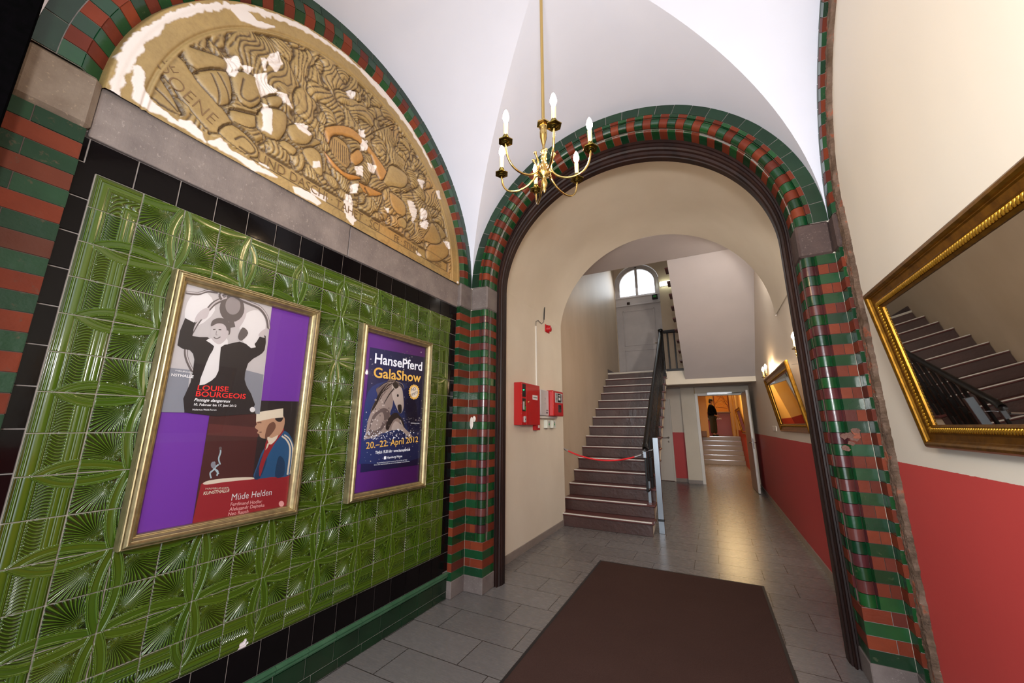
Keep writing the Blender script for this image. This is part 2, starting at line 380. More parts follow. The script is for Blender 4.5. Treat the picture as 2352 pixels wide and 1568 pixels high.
# ---------------------------------------------------------------- glazed-brick orders
XC, YC, ZS, RO = -.66, 1.72, 2.96, 1.545
XL, XR, YF, YN = XC-RO, XC+RO, YC+RO, YC-RO       # lobby bay: -2.205, .885, 3.265, .175
def block(mb, prof, s0, s1, frame, mat, thick=.012, ns=1, jit=.0012):
    j = random.uniform(-jit, jit); P = []
    n = len(prof)
    for i, (r, d) in enumerate(prof):
        a = prof[max(i-1, 0)]; b = prof[min(i+1, n-1)]; t = (b[0]-a[0], b[1]-a[1]); l = math.hypot(*t) or 1
        nr, nd = t[1]/l, -t[0]/l; P.append(((r+nr*j, d+nd*j), (r-nr*thick, d-nd*thick)))
    S = [s0+(s1-s0)*k/ns for k in range(ns+1)]; rv = random.random()
    F = [frame(p[0][0], p[0][1], s) for s in S for p in P]; B = [frame(p[1][0], p[1][1], s) for s in S for p in P]
    mb.add(F, [(k*n+i, k*n+i+1, (k+1)*n+i+1, (k+1)*n+i) for k in range(ns) for i in range(n-1)], mat, n > 3, rv)
    K = ns*n; caps = []; o = len(F)
    for i in range(n-1): caps += [(i, i+1, o+i+1, o+i), (K+i, K+i+1, o+K+i+1, o+K+i)]
    for k in range(ns): caps += [(k*n, (k+1)*n, o+(k+1)*n, o+k*n), (k*n+n-1, (k+1)*n+n-1, o+(k+1)*n+n-1, o+k*n+n-1)]
    mb.add(F+B, caps, mat, False, rv)
def core(mb, prof, S, frame, mat='grout', off=.004):
    n = len(prof); V = []
    for s in S:
        for i, (r, d) in enumerate(prof):
            a = prof[max(i-1, 0)]; b = prof[min(i+1, n-1)]; t = (b[0]-a[0], b[1]-a[1]); l = math.hypot(*t) or 1
            V.append(frame(r-t[1]/l*off, d+t[0]/l*off, s))
    mb.add(V, [(k*n+i, k*n+i+1, (k+1)*n+i+1, (k+1)*n+i) for k in range(len(S)-1) for i in range(n-1)], mat)
G = .0035
def split(prof, j=G):
    # shorten a straight two-point profile by the joint
    (a, b), (c, d) = prof; l = math.hypot(c-a, d-b); k = j/l*.5
    return [(a+(c-a)*k, b+(d-b)*k), (c-(c-a)*k, d-(d-b)*k)]
ROLL_P = [(.152+.043*math.sin(p), .047-.043*math.cos(p)) for p in [math.radians(a) for a in range(-50, 141, 19)]]
def jamb_front(mb, side, z0, z1, n, lowsq=4, low=0):
    # side -1 left pier, +1 right pier; face looks towards the street
    fr = (lambda r, d, s: (XL+r, YF+d, s)) if side < 0 else (lambda r, d, s: (XR-r, YF+d, s))
    h = (z1-z0)/n
    core(mb, [(0, 0), (.11, 0), (.116, .024), (.19, .08), (.2, .09), (.2, .24)], [z0+h*lowsq, z1], fr, 'dark_grout', .006)
    core(mb, [(0, 0), (.2, 0), (.2, .24)], [z0, z0+h*lowsq], fr, 'grout', .005)
    for k in range(n):
        a, b = z0+k*h+G/2, z0+(k+1)*h-G/2; g = k % 2 == 0
        c, cr_ = ('green_brick', 'green_brick') if g else ('red_brick', 'brown_roll')
        if k < lowsq:
            if g: block(mb, split([(0, 0), (.2, 0)]), a, b, fr, c); [block(mb, split(q), a, b, fr, c) for q in ([(.2, 0), (.2, .15)], [(.2, .15), (.2, .24)])]
            else: [block(mb, split(q), a, b, fr, c) for q in ([(0, 0), (.065, 0)], [(.065, 0), (.2, 0)], [(.2, 0), (.2, .24)])]
            continue
        if g: block(mb, split([(0, 0), (.11, 0)]), a, b, fr, c)
        else: [block(mb, split(q), a, b, fr, c) for q in ([(0, 0), (.05, 0)], [(.05, 0), (.11, 0)])]
        block(mb, ROLL_P, a, b, fr, cr_, .02)
        if g: [block(mb, split(q), a, b, fr, c) for q in ([(.2, .098), (.2, .16)], [(.2, .16), (.2, .24)])]
        else: block(mb, split([(.2, .098), (.2, .24)]), a, b, fr, c)
        block(mb, [(.184, .081), (.1985, .0965)], a, b, fr, cr_, .008)
        block(mb, [(.112, .003), (.118, .018)], a, b, fr, cr_, .006)
def jamb_side(mb, fr, z0, z1, n, wid=.2, old=False, cut=(.05,)):
    gm, rm = ('old_green', 'old_red') if old else ('green_brick', 'red_brick')
    h = (z1-z0)/n; core(mb, [(0, 0), (wid, 0), (wid, .055)], [z0, z1], fr, 'dark_grout' if old else 'grout', .005)
    for k in range(n):
        a, b = z0+k*h+G/2, z0+(k+1)*h-G/2; g = k % 2 == 0
        if g: [block(mb, split(q), a, b, fr, gm) for q in ([(0, 0), (cut[0], 0)], [(cut[0], 0), (wid, 0)])]
        else: block(mb, split([(0, 0), (wid, 0)]), a, b, fr, rm)
        block(mb, split([(wid, 0), (wid, .05)]), a, b, fr, gm if g else rm)
def arch(mb, fr, n, ring, segs, roll=None, prof=None, nr=30):
    core(mb, prof, [math.pi*k/120 for k in range(121)], fr, 'grout', .005)
    for k in range(nr):
        a, b = math.pi*k/nr, math.pi*(k+1)/nr; block(mb, split([(0, 0), (ring, 0)]), a+.0018, b-.0018, fr, 'green_ring', ns=4)
    for k in range(n):
        a, b = math.pi*k/n+.0014, math.pi*(k+1)/n-.0014; g = k % 2 == 0; c = 'green_brick' if g else 'red_brick'
        for q in segs: block(mb, split(q), a, b, fr, c, ns=2)
        if roll: block(mb, roll, a, b, fr, c, .02, ns=2)
NB = 35; ZB, ZT = .14, 2.705
# front arch (towards the stair passage)
mb = MB(); jamb_front(mb, -1, ZB, ZT, NB); o = mb.build('trim_1'); struct(o, 'left brick jamb of the passage arch in green and red glazed courses')
mb = MB(); jamb_front(mb, 1, ZB, ZT, NB); o = mb.build('trim_2'); struct(o, 'right brick jamb of the passage arch in green and red glazed courses')
mb = MB()
fa = lambda r, d, s: (XC+(RO-r)*math.cos(s), YF+d, ZS+(RO-r)*math.sin(s))
arch(mb, fa, 57, .09, [[(.09, 0), (.122, 0)], [(.112, .002), (.119, .018)], [(.184, .080), (.2, .096)], [(.2, .096), (.2, .24)]], ROLL_P, [(0, 0), (.11, 0), (.116, .024), (.19, .08), (.2, .09), (.2, .24)])
struct(mb.build('trim_3'), 'green and red glazed brick arch over the passage')
# left wall arch and jambs
mb = MB()
fl = lambda r, d, s: (XL-d, YC+(RO-r)*math.cos(s), ZS+(RO-r)*math.sin(s))
arch(mb, fl, 57, .07, [[(.07, 0), (.14, 0)], [(.14, 0), (.205, .05)]], None, [(0, 0), (.07, 0), (.14, 0), (.205, .05)])
struct(mb.build('trim_4'), 'green and red brick arch round the relief')
mb = MB(); jamb_side(mb, lambda r, d, s: (XL-d, YF-r, s), ZB, ZT, NB); o = mb.build('trim_5'); struct(o)
mb = MB(); jamb_side(mb, lambda r, d, s: (XL-d, YN+r, s), ZB, ZT, NB, old=True, cut=(.06,))
struct(mb.build('trim_6'), 'worn brick jamb beside the entrance')
# right wall arch and jamb
mb = MB()
frr = lambda r, d, s: (XR+d, YC+(RO-r)*math.cos(s), ZS+(RO-r)*math.sin(s))
arch(mb, frr, 57, .03, [[(.03, 0), (.09, 0)], [(.09, 0), (.155, .05)]], None, [(0, 0), (.07, 0), (.09, 0), (.155, .05)])
struct(mb.build('trim_7'), 'brick arch on the right wall')
mb = MB(); jamb_side(mb, lambda r, d, s: (XR+d, YF-r, s), ZB, ZT, NB, wid=.1, cut=(.05,))
# broken masonry left where a second order was hacked off: jagged courses
struct(mb.build('trim_8'), 'right wall jamb in glazed courses')
zz = np.linspace(ZB, 4.3, 620); uu = np.linspace(0, 1, 16); UU, ZZ = np.meshgrid(uu, zz); r8 = np.random.default_rng(3)
edge = np.interp(zz, np.linspace(ZB, 4.3, 150), .090+.016*(r8.random(150)-.5))+.004*(r8.random(620)-.5); edge = edge*np.where(zz > 2.96, .8, 1)
lump = np.array([np.interp(zz, np.linspace(ZB, 4.3, 90), r8.random(90)) for k in range(16)]).T+.4*r8.random(UU.shape)
inw = np.clip((zz-ZS)/RO, 0, 1); rr8 = RO-.1-UU*edge[:, None]
yy8 = np.where(ZZ < ZS, YC+rr8, YC+np.sqrt(np.clip(rr8**2-(ZZ-ZS)**2, 0, 9)))
xx8 = XR+.018+.012*(lump-.5)+np.where(UU > .93, .03, 0)
struct(grid_mesh('trim_15', xx8, yy8, ZZ, 'hacked_masonry'), 'brown stump of masonry left where the outer order was hacked off')
# imposts and plinths
mb = MB()
def stoneblk(fr, prof, z0, z1, mat):
    block(mb, prof, z0, z1, fr, mat, .03, jit=0)
L_ = lambda r, d, s: (XL+r, YF+d, s); R_ = lambda r, d, s: (XR-r, YF+d, s); LS = lambda r, d, s: (XL-d, YF-r, s); LN = lambda r, d, s: (XL-d, YN+r, s); RS = lambda r, d, s: (XR+d, YF-r, s)
for fr, m_ in ((L_, 'impost_stone'), (R_, 'impost_brown')):
    mb.box(fr(0, -.004, ZT), fr(.204, .24, ZS), m_, .014); mb.box(fr(-.01, -.005, 0), fr(.206, .24, ZB), 'impost_stone', .005)
for fr, m_, wd in ((LS, 'impost_stone', .205), (LN, 'broken_stone', .21), (RS, 'impost_brown', .105)):
    mb.box(fr(-.012, -.004, ZT), fr(wd, .07, ZS), m_, .012 if fr is not LN else .022); mb.box(fr(-.012, -.004, 0), fr(wd, .07, ZB), 'impost_stone', .005)
# missing glaze patched with plaster on the left pier
mb.ball((XL+.045, YF-.004, 1.52), (.022, .006, .06), 'putty', 12, 8); mb.ball((XL+.075, YF-.004, 1.56), (.02, .005, .03), 'putty', 10, 6)
for q in range(9):
    # chipped glaze: thin ragged flakes of bare brick
    cx_, cz_, rr_ = XR-.05-.11*random.random(), 1.34+random.random()*.15, random.uniform(.012, .028); n_ = 11
    P_ = [(cx_+rr_*random.uniform(.6, 1.25)*math.cos(6.283*k/n_), YF-.0030-q*.0006, cz_+rr_*random.uniform(.5, 1.0)*math.sin(6.283*k/n_)) for k in range(n_)]
    mb.prism(P_, (0, .006, 0), random.choice(['broken_brick', 'brown_masonry', 'brown_masonry']))
struct(mb.build('trim_9'), 'stone imposts and plinths of the piers')

# ---------------------------------------------------------------- dark moulded timber arch lining
mb = MB()
def wood_frame(prof, mat='wood_frame'):
    # prof: list of (t 0..1 across the thickness, y)
    S = []
    for k in range(8): S.append(('l', 2.96*k/8))
    for k in range(73): S.append(('a', math.pi-math.pi*k/72))
    for k in range(1, 9): S.append(('r', 2.96*(1-k/8)))
    V = []
    for typ, s in S:
        for t, y in prof:
            th = .055+(.10*math.sin(s)**1.5 if typ == 'a' else 0); rr = 1.345-th*t
            if typ == 'a':
                V.append((XC+rr*math.cos(s), y, ZS+rr*math.sin(s)))
            else: V.append((XC+(-rr if typ == 'l' else rr), y, s))
    n = len(prof)
    mb.add(V, [(k*n+i, k*n+i+1, (k+1)*n+i+1, (k+1)*n+i) for k in range(len(S)-1) for i in range(n-1)], mat)
wood_frame([(0, 3.47), (.18, 3.47), (.2, 3.485), (.38, 3.487), (.42, 3.475), (.55, 3.468), (.66, 3.478), (.7, 3.5), (.88, 3.505), (.92, 3.53), (1, 3.535), (1, 3.6), (0, 3.6), (0, 3.47)])
struct(mb.build('trim_10'), 'dark brown timber lining of the passage arch')

# ---------------------------------------------------------------- lobby shell
def vault():
    n = 48; V = []; th = np.linspace(0, np.pi, n+1)
    for q in range(4):
        X = np.zeros((14, n+1)); Y = np.zeros_like(X); Z = np.zeros_like(X)
        for i in range(14):
            for k in range(n+1):
                a = RO*math.cos(th[k]); g = abs(a); v = g+(RO+.02-g)*i/13
                p, r_ = a, v
                if q == 0: x, y = p, r_
                elif q == 1: x, y = p, -r_
                elif q == 2: x, y = r_, p
                else: x, y = -r_, p
                X[i, k] = XC+x; Y[i, k] = YC+y; Z[i, k] = ZS+RO*math.sin(th[k])
        V.append((X, Y, Z))
    return V
ob = None; webs = vault()
for X, Y, Z in webs:
    o = grid_mesh('ceiling', X, Y, Z, 'vault_paint', None, True); struct(o, 'white groin vault of the entrance lobby')
def arch_wall(name, axis, pos, a0, a1, z1, c, zc, R, mat, thick=0, z0=0.):
    """wall in a plane with an arched hole (stilted)"""
    mb = MB(); n = 64
    ins = [(c-R, z0)]+[(c+R*math.cos(math.pi-math.pi*k/n), zc+R*math.sin(math.pi*k/n)) for k in range(n+1)]+[(c+R, z0)]
    out = []
    for (a, z) in ins:
        if z <= z0: out.append((a0 if a < c else a1, z0)); continue
        ang = math.atan2(z-zc, a-c); ca, sa = math.cos(ang), math.sin(ang)
        t = 1e9
        if ca < -1e-6: t = min(t, (a0-c)/ca)
        if ca > 1e-6: t = min(t, (a1-c)/ca)
        if sa > 1e-6: t = min(t, (z1-zc)/sa)
        out.append((c+t*ca, zc+t*sa))
    mk = (lambda a, z, p: (p, a, z)) if axis == 'x' else (lambda a, z, p: (a, p, z))
    m_ = len(ins)
    for p in ([pos] if not thick else [pos, pos+thick]):
        V = [mk(*q, p) for q in ins]+[mk(*q, p) for q in out]
        mb.add(V, [(i, i+1, m_+i+1, m_+i) for i in range(m_-1)], mat)
    if thick:
        V = [mk(*q, pos) for q in ins]+[mk(*q, pos+thick) for q in ins]
        mb.add(V, [(i, i+1, m_+i+1, m_+i) for i in range(m_-1)], mat)
    return struct(mb.build(name))
arch_wall('wall_front', 'y', YF+.012, -3.2, 2.0, 5.3, XC, ZS, 1.44, 'cream_wall', .35)
arch_wall('wall_back', 'y', YN-.40, -3.2, 2.0, 5.3, XC, ZS, 1.44, 'cream_wall', .38)
# right lobby wall: cream over red, inside the right arch
mb = MB(); n = 48
mb.poly([(XR+.045, YN-.4, 0), (XR+.045, YF, 0), (XR+.045, YF, 4.6), (XR+.045, YN-.4, 4.6)], 'red_dado_lobby')
struct(mb.build('wall_right'), 'cream wall with a red dado on the right of the lobby')
mb = MB(); mb.box((XR+.033, YN, 0), (XR+.045, 3.16, .07), 'baseboard_tile'); struct(mb.build('baseboard_right'))
# roof over the lobby bay, blocking stray light
mb = MB(); mb.box((-3.2, -.3, 5.3), (2.0, 3.6, 5.35), 'cream_wall'); mb.box((-3.2, -.3, 0), (-3.15, 3.6, 5.3), 'cream_wall'); mb.box((1.95, -.3, 0), (2.0, 3.6, 5.3), 'cream_wall'); struct(mb.build('wall_outer'))
# entrance door leaf, swung open against the left jamb
t_ = root('entrance_door', (-2.03, -.2, 0), 'black padded entrance door leaf standing open at the near left edge', 'door')
mb = MB(); mb.box((-2.06, -.75, .02), (-1.995, .163, 3.35), 'dark_entrance', .006); mb.build('door_leaf', t_)
mb = MB(); mb.tube([(-1.99, -.45, 1.0), (-1.95, -.45, 1.0), (-1.95, -.45, 1.3), (-1.99, -.45, 1.3)], .01, 'brass'); mb.build('handle', t_)
# ---------------------------------------------------------------- left wall: majolica tiles
TY0, TZ1, TW, TH, NCOL, NROW = .44, 2.55, .158, .155, 16, 14
XW = -2.255
def sstep(a, b, x): t = np.clip((x-a)/(b-a), 0, 1); return t*t*(3-2*t)
def ribbon(d, w=.085):
    a = np.abs(d)/w
    h = np.where(a < 1, .30+.07*np.sqrt(np.clip(1-(a/.52)**2, 0, 1)), 0)
    h += .50*np.exp(-((a-.68)/.09)**2)+.50*np.exp(-((a-.93)/.08)**2)-.20*np.exp(-((a-.80)/.06)**2)
    return h, a < 1.02
def fan(u, v):
    R = 2.486
    d1 = np.hypot(u-(.21-R), v-1)-R; d2 = np.hypot(u-1, v-(.21-R))-R
    hu, hv = .17, .17; du, dv = u-hu, v-hv; r = np.hypot(du, dv)+1e-6; al = np.degrees(np.arctan2(dv, du))-45
    s = al/(8+33*r**1.15); K = 6.5
    rd = np.cos(np.pi*K*s)**2; h = .05+.68*rd**2.2*sstep(.10, .28, r)
    fine = np.cos(np.pi*2*K*s)**2*np.where(rd < .4, 1, 0); h += .12*fine**2*sstep(.6, .9, r)*sstep(0, .2, 1-r)
    h *= 1-.35*sstep(.94, 1.0, np.maximum(u, v))
    # zone between the vertical ribbon and its joint: arcs parallel to the ribbon
    in1 = (d1 < -.115); in2 = (d2 < -.115)
    par = .10+.45*np.cos(d1*np.pi/.055)**2; par2 = .10+.45*np.cos(d2*np.pi/.055)**2
    h = np.where(in1, par, h); h = np.where(in2, par2, h)
    r2, m2 = ribbon(d2, .115); r1, m1 = ribbon(d1, .115)
    h = np.where(m2, r2, h); h = np.where(m1, r1, h)
    return h
def border(u, v):
    # u from the outer edge inwards, v along the run measured from the crossing line
    def ln(c, w, a): return a*np.exp(-((u-c)/w)**2)
    h = np.full_like(u, .16)+ln(.09, .012, .45)+ln(.125, .012, .4)
    h += np.where((u > .15) & (u < .30), .28*np.sqrt(np.clip(1-((u-.225)/.075)**2, 0, 1)), 0)
    h += ln(.32, .012, .5)+ln(.35, .01, .3)
    bead = np.exp(-((u-.40)/.014)**2)*np.cos(np.pi*v*16)**2; h += .55*bead
    comb = .45*np.cos(np.pi*13*(v+.10*np.sin((u-.42)*9)))**2; h = np.where((u > .42) & (u < .66), .04+comb, h)
    h += ln(.68, .012, .45)
    for c in (.76, .89): h += np.where(np.abs(u-c) < .05, .26*np.sqrt(np.clip(1-((u-c)/.05)**2, 0, 1)), 0)+ln(c-.06, .008, .25)+ln(c+.06, .008, .3)
    Rb = .98; d = np.hypot(u-1, v-(.25-Rb))-Rb; rb, m = ribbon(d, .095); m = m & (u > .14)
    h = np.where(m, rb, h)
    low = (d < -.095) & (u > .4); h = np.where(low, .1+.4*np.cos(d*np.pi/.055)**2, h)
    return h
def corner(u, v):
    t = np.minimum(u, v); w = np.maximum(u, v); return border(t, .45+.5*w)
parts = []
NU = 110
for row in range(NROW):
    for colm in range(NCOL):
        yc = TY0+TW*(colm+.5); n = NU if yc < 1.25 else (84 if yc < 2.0 else 62)
        zc_ = TZ1-TH*(row+.5); hid = 1.08 < zc_ < 2.13 and (.84 < yc < 1.42 or 1.98 < yc < 2.56)
        if hid: n = 16
        e = np.concatenate([[0, .010, .016], np.linspace(.03, .97, n-6), [.984, .990, 1]])
        a, b = np.meshgrid(e, e)   # a along +y, b downwards
        isL, isR, isB = colm == 0, colm == NCOL-1, row == NROW-1
        u = a if colm % 2 == 0 else 1-a          # distance from crossing line (even column boundaries)
        v = b if row % 2 == 0 else 1-b
        if isB and (isL or isR): h = corner(a if isL else 1-a, 1-b)
        elif row == 0 and isL: h = corner(a, b)
        elif isL: h = border(a, v)
        elif isR and row > 0: h = border(1-a, v)
        elif isB: h = border(1-b, u)
        elif row == 0 and 4 <= colm <= 9: h = border(b, u)
        else: h = fan(u, v)
        edge = np.minimum(np.minimum(a, 1-a), np.minimum(b, 1-b)); jn = (edge < .013).astype(float)
        hh = np.where(edge < .013, -.0, .004+.0105*h); hh = hh*1.0
        tilt = random.uniform(-.0008, .0008)*(a-.5)*2+random.uniform(-.0008, .0008)*(b-.5)*2+random.uniform(-.0006, .0006)
        hh = hh+np.where(jn > 0, 0, tilt)
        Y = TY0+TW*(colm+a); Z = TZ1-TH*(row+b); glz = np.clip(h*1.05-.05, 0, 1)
        cy, cz = 1.337, .395
        cd_ = np.hypot((Y-cy)/.9, (Z-cz)*1.0)+.008*np.sin(Y*190)*np.cos(Z*150); chip = (cd_ < .022).astype(float)
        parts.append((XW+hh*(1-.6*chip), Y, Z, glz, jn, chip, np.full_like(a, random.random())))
nv = 0; VV = []; QQ = []; AT = [[], [], [], []]
for X, Y, Z, g, j, c, tv in parts:
    h, wd = X.shape; idx = nv+np.arange(h*wd).reshape(h, wd)
    QQ.append(np.stack([idx[:-1, :-1], idx[1:, :-1], idx[1:, 1:], idx[:-1, 1:]], -1).reshape(-1, 4)); VV.append(np.stack([X, Y, Z], -1).reshape(-1, 3)); nv += h*wd
    for L0, A in zip(AT, (g, j, c, tv)): L0.append(A.ravel())
V = np.concatenate(VV).astype(np.float32); Q = np.concatenate(QQ).astype(np.int32)
me = bpy.data.meshes.new('wall_left'); me.vertices.add(len(V)); me.vertices.foreach_set('co', V.ravel())
me.loops.add(Q.size); me.loops.foreach_set('vertex_index', Q.ravel()); me.polygons.add(len(Q))
me.polygons.foreach_set('loop_start', np.arange(0, Q.size, 4, dtype=np.int32)); me.polygons.foreach_set('loop_total', np.full(len(Q), 4, np.int32)); me.update(calc_edges=True)
me.polygons.foreach_set('use_smooth', np.ones(len(Q), bool))
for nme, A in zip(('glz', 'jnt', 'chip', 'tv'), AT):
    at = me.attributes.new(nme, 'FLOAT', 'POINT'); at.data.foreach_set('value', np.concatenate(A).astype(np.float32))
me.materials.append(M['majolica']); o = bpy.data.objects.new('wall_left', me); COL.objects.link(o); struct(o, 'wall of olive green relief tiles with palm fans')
# black, green and moulded base tiles round the field
mb = MB()
def tiles(y0, y1, z0, z1, ny, nz, mat, x=XW, th=.006, j=.003, off=0):
    mb.poly([(x+.001, y0, z0), (x+.001, y1, z0), (x+.001, y1, z1), (x+.001, y0, z1)], 'grout')
    dy, dz = (y1-y0)/ny, (z1-z0)/nz
    for i in range(ny):
        for k in range(nz):
            a, b, c, d = y0+i*dy+j/2, y0+(i+1)*dy-j/2, z0+k*dz+j/2, z0+(k+1)*dz-j/2; e = .0025
            t = random.uniform(-.0004, .0004)
            mb.add([(x, a, c), (x, b, c), (x, b, d), (x, a, d), (x+th+t, a+e, c+e), (x+th, b-e, c+e), (x+th-t, b-e, d-e), (x+th, a+e, d-e)],
                   [(4, 5, 6, 7), (0, 1, 5, 4), (1, 2, 6, 5), (2, 3, 7, 6), (3, 0, 4, 7)], mat)
yl, yr = .372, 3.062; ye = TY0+TW*NCOL; zb = TZ1-TH*NROW
tiles(TY0-.04, TY0-.04+.158*17.2, TZ1, TZ1+.144, 17, 1, 'black_tile')
tiles(yl, TY0, zb-.155, TZ1+.03, 1, 15, 'black_tile'); tiles(yl, TY0-.04, TZ1+.03, TZ1+.144, 1, 1, 'black_tile')
tiles(ye, yr, zb-.155, TZ1, 1, 15, 'black_tile')
tiles(TY0+.055, TY0+.055+.1565*16, zb-.165, zb, 16, 1, 'black_tile'); tiles(yl, TY0+.055, zb-.165, zb, 1, 1, 'black_tile')
tiles(yl, yr, .057, .165, 14, 1, 'green_dark_tile'); tiles(yl+.09, yr, 0, .057, 14, 1, 'green_dark_tile'); tiles(yl, yl+.09, 0, .057, 1, 1, 'green_dark_tile')
struct(mb.build('trim_11'), 'black and dark green plain tiles framing the relief tiles')
mb = MB(); pr = [(0, .215), (.010, .215), (.024, .208), (.026, .200), (.016, .196), (.015, .192), (.022, .188), (.022, .182), (.014, .178), (.012, .170), (.006, .165), (0, .165)]
for i in range(14):
    a = yl+(yr-yl)*i/14+.0015; b = yl+(yr-yl)*(i+1)/14-.0015
    mb.add([(XW+p, a, z) for p, z in pr]+[(XW+p, b, z) for p, z in pr], [(k, k+1, 12+k+1, 12+k) for k in range(11)]+[list(range(12)), list(range(23, 11, -1))], 'green_mould_tile')
struct(mb.build('trim_12'), 'moulded green skirting tiles')
# stone lintel with a joint and a crack
mb = MB(); jy = onx(803, 540, -2.24)[1]
mb.box((XW-.02, .388, 2.696), (-2.238, jy-.003, 2.945), 'lintel_stone', .003); mb.box((XW-.02, jy+.003, 2.696), (-2.238, yr, 2.935), 'lintel_stone', .003)
struct(mb.build('trim_13'), 'grey stone lintel over the tiles')

# ---------------------------------------------------------------- terracotta relief in the lunette
XQ = -2.25
def PY(*pts, o=(0, 0), s=1.): return [onx(o[0]+x/s, o[1]+y/s, XQ)[1:] for x, y in pts]
YA, YB, ZA, ZBt = .36, 3.07, 2.93, 4.34
ny, nz = 640, 330
gy = np.linspace(YA, YB, ny); gz = np.linspace(ZA, ZBt, nz); GY, GZ = np.meshgrid(gy, gz)
def vnoise(x, y, seed):
    r = np.random.default_rng(seed).random((64, 64)); xi = np.floor(x).astype(int); yi = np.floor(y).astype(int); fx = x-xi; fy = y-yi
    fx = fx*fx*(3-2*fx); fy = fy*fy*(3-2*fy); g = lambda a, b: r[a % 64, b % 64]
    return (g(xi, yi)*(1-fx)+g(xi+1, yi)*fx)*(1-fy)+(g(xi, yi+1)*(1-fx)+g(xi+1, yi+1)*fx)*fy
def fb(x, y, seed, o=4): return sum(vnoise(x*2**k, y*2**k, seed+k)/2**(k+1) for k in range(o))
def inpoly(P):
    P = np.array(P); ins = np.zeros(GY.shape, bool); dist = np.full(GY.shape, 9.)
    for i in range(len(P)):
        (x0, y0), (x1, y1) = P[i], P[(i+1) % len(P)]
        c = ((y0 > GZ) != (y1 > GZ)) & (GY < (x1-x0)*(GZ-y0)/((y1-y0) or 1e-9)+x0); ins ^= c
        dist = np.minimum(dist, segd((x0, y0), (x1, y1)))
    return ins, dist
def segd(a, b):
    dx, dy = b[0]-a[0], b[1]-a[1]; t = np.clip(((GY-a[0])*dx+(GZ-a[1])*dy)/(dx*dx+dy*dy+1e-12), 0, 1)
    return np.hypot(GY-a[0]-t*dx, GZ-a[1]-t*dy)
def lined(P): return np.minimum.reduce([segd(P[i], P[i+1]) for i in range(len(P)-1)])
RR = np.hypot(GY-1.715, GZ-2.955)
# curly background of foliage and hair
wx = fb(GY*7+3, GZ*7, 11); wy = fb(GY*7, GZ*7+9, 21)
ang = (wx*5.5+wy*3.5)*2*np.pi
fld = fb(GY*3.6+1.5, GZ*3.6+2.2, 12, 2); curl = np.abs(np.sin(fld*np.pi*15+np.sin(wx*9)*.8))**.8
big = fb(GY*6.5, GZ*6.5, 5, 2); leaf = np.abs(np.sin((wx+.6*wy)*np.pi*9)); fine_ = np.abs(np.sin(fb(GY*9+7, GZ*9+3, 64, 2)*np.pi*14)); 
NF = [fb(GY*5.2+3.1*k, GZ*5.2+7.7*k, 200+k, 2)+.04*np.sin(k*2.1) for k in range(7)]; NS = np.sort(np.stack(NF), 0); reg = np.argmax(np.stack(NF), 0); gap = NS[-1]-NS[-2]
H = .006+.030*np.clip(gap/.12, 0, 1)**.5+.010*(big-.4); rib = np.zeros_like(H); r7 = np.random.default_rng(9)
for k in range(7):
    th, fq = r7.uniform(0, math.pi), r7.uniform(26, 48); ph_ = (math.cos(th)*GY+math.sin(th)*GZ)*fq+2.2*(NF[(k+1) % 7]*6)+1.4*fb(GY*7, GZ*7, 300+k, 1)
    rib = np.where(reg == k, np.abs(np.sin(ph_*math.pi*.8)), rib)
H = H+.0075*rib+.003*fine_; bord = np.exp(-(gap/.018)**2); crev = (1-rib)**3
ochre = np.array(lin('9a8050')); dk = np.array(lin('3f2f22')); org_ = np.array(lin('b06f22')); pale = np.array(lin('a08a60'))
tint = np.zeros(GY.shape)          # 0 ochre, 1 orange
flat = np.zeros(GY.shape)          # 1 where the surface is a smooth modelled form
INC = .85*bord+.45*crev           # incised and grimed lines, plus shading painted into the colour
def form(P, top, round_=.035, orange=0., sm=1.):
    global H, tint, flat, INC
    P = [tuple(p) for p in smoothpts(P, 4)]; ins, d = inpoly(P)
    dome = .66*top*np.sqrt(np.clip(1-(1-np.clip(d/round_, 0, 1))**2, 0, 1))
    INC = np.where(ins, 0, INC)
    H = np.where(ins, .012+dome, H); tint = np.where(ins, orange, tint); flat = np.where(ins, sm, flat)
    INC = np.maximum(INC, np.exp(-(d/.006)**2)*.8)
def groove(P, w=.005, dep=.007, closed=False):
    global H, INC
    P = [tuple(p) for p in smoothpts(P, 4, False)]; d = lined(P); H = H-dep*np.exp(-(d/w)**2); INC = np.maximum(INC, .9*np.exp(-(d/w)**2))
A = dict(o=(300, 30), s=3.92); B = dict(o=(650, 150), s=3.92); C_ = dict(o=(780, 430), s=7.13)
form(PY((85, 680), (170, 540), (210, 545), (440, 890), (400, 940), (90, 740), **A), .030, .03)       # folds lower left
groove(PY((210, 545), (330, 700), (420, 900), **A)); groove(PY((120, 640), (250, 740), (400, 900), **A))
form(PY((195, 465), (330, 360), (480, 470), (540, 560), (900, 1000), (760, 1110), (600, 1010), (330, 660), **A), .036, .03)   # lettered banner
form(PY((400, 280), (520, 320), (800, 420), (850, 520), (700, 560), (560, 540), (470, 450), **A), .05, .04)  # sleeve of the reclining figure
form(PY((540, 560), (840, 540), (900, 800), (790, 860), (720, 800), **A), .045, .05); groove(PY((700, 570), (760, 720), (770, 850), **A)); groove(PY((760, 560), (840, 720), (870, 830), **A))
form(PY((870, 560), (1000, 540), (1120, 620), (1150, 820), (1050, 880), (930, 800), **A), .055, .05); groove(PY((980, 620), (960, 760), (1040, 820), (1120, 780), **A))
form(PY((850, 880), (1000, 900), (1180, 960), (1080, 1060), (900, 1000), **A), .04, .05)
form(PY((1210, 760), (1320, 760), (1350, 840), (1260, 880), (1200, 820), **A), .05, .035); form(PY((1110, 900), (1240, 860), (1380, 920), (1380, 1080), (1290, 1170), (1120, 1060), **A), .055, .06)
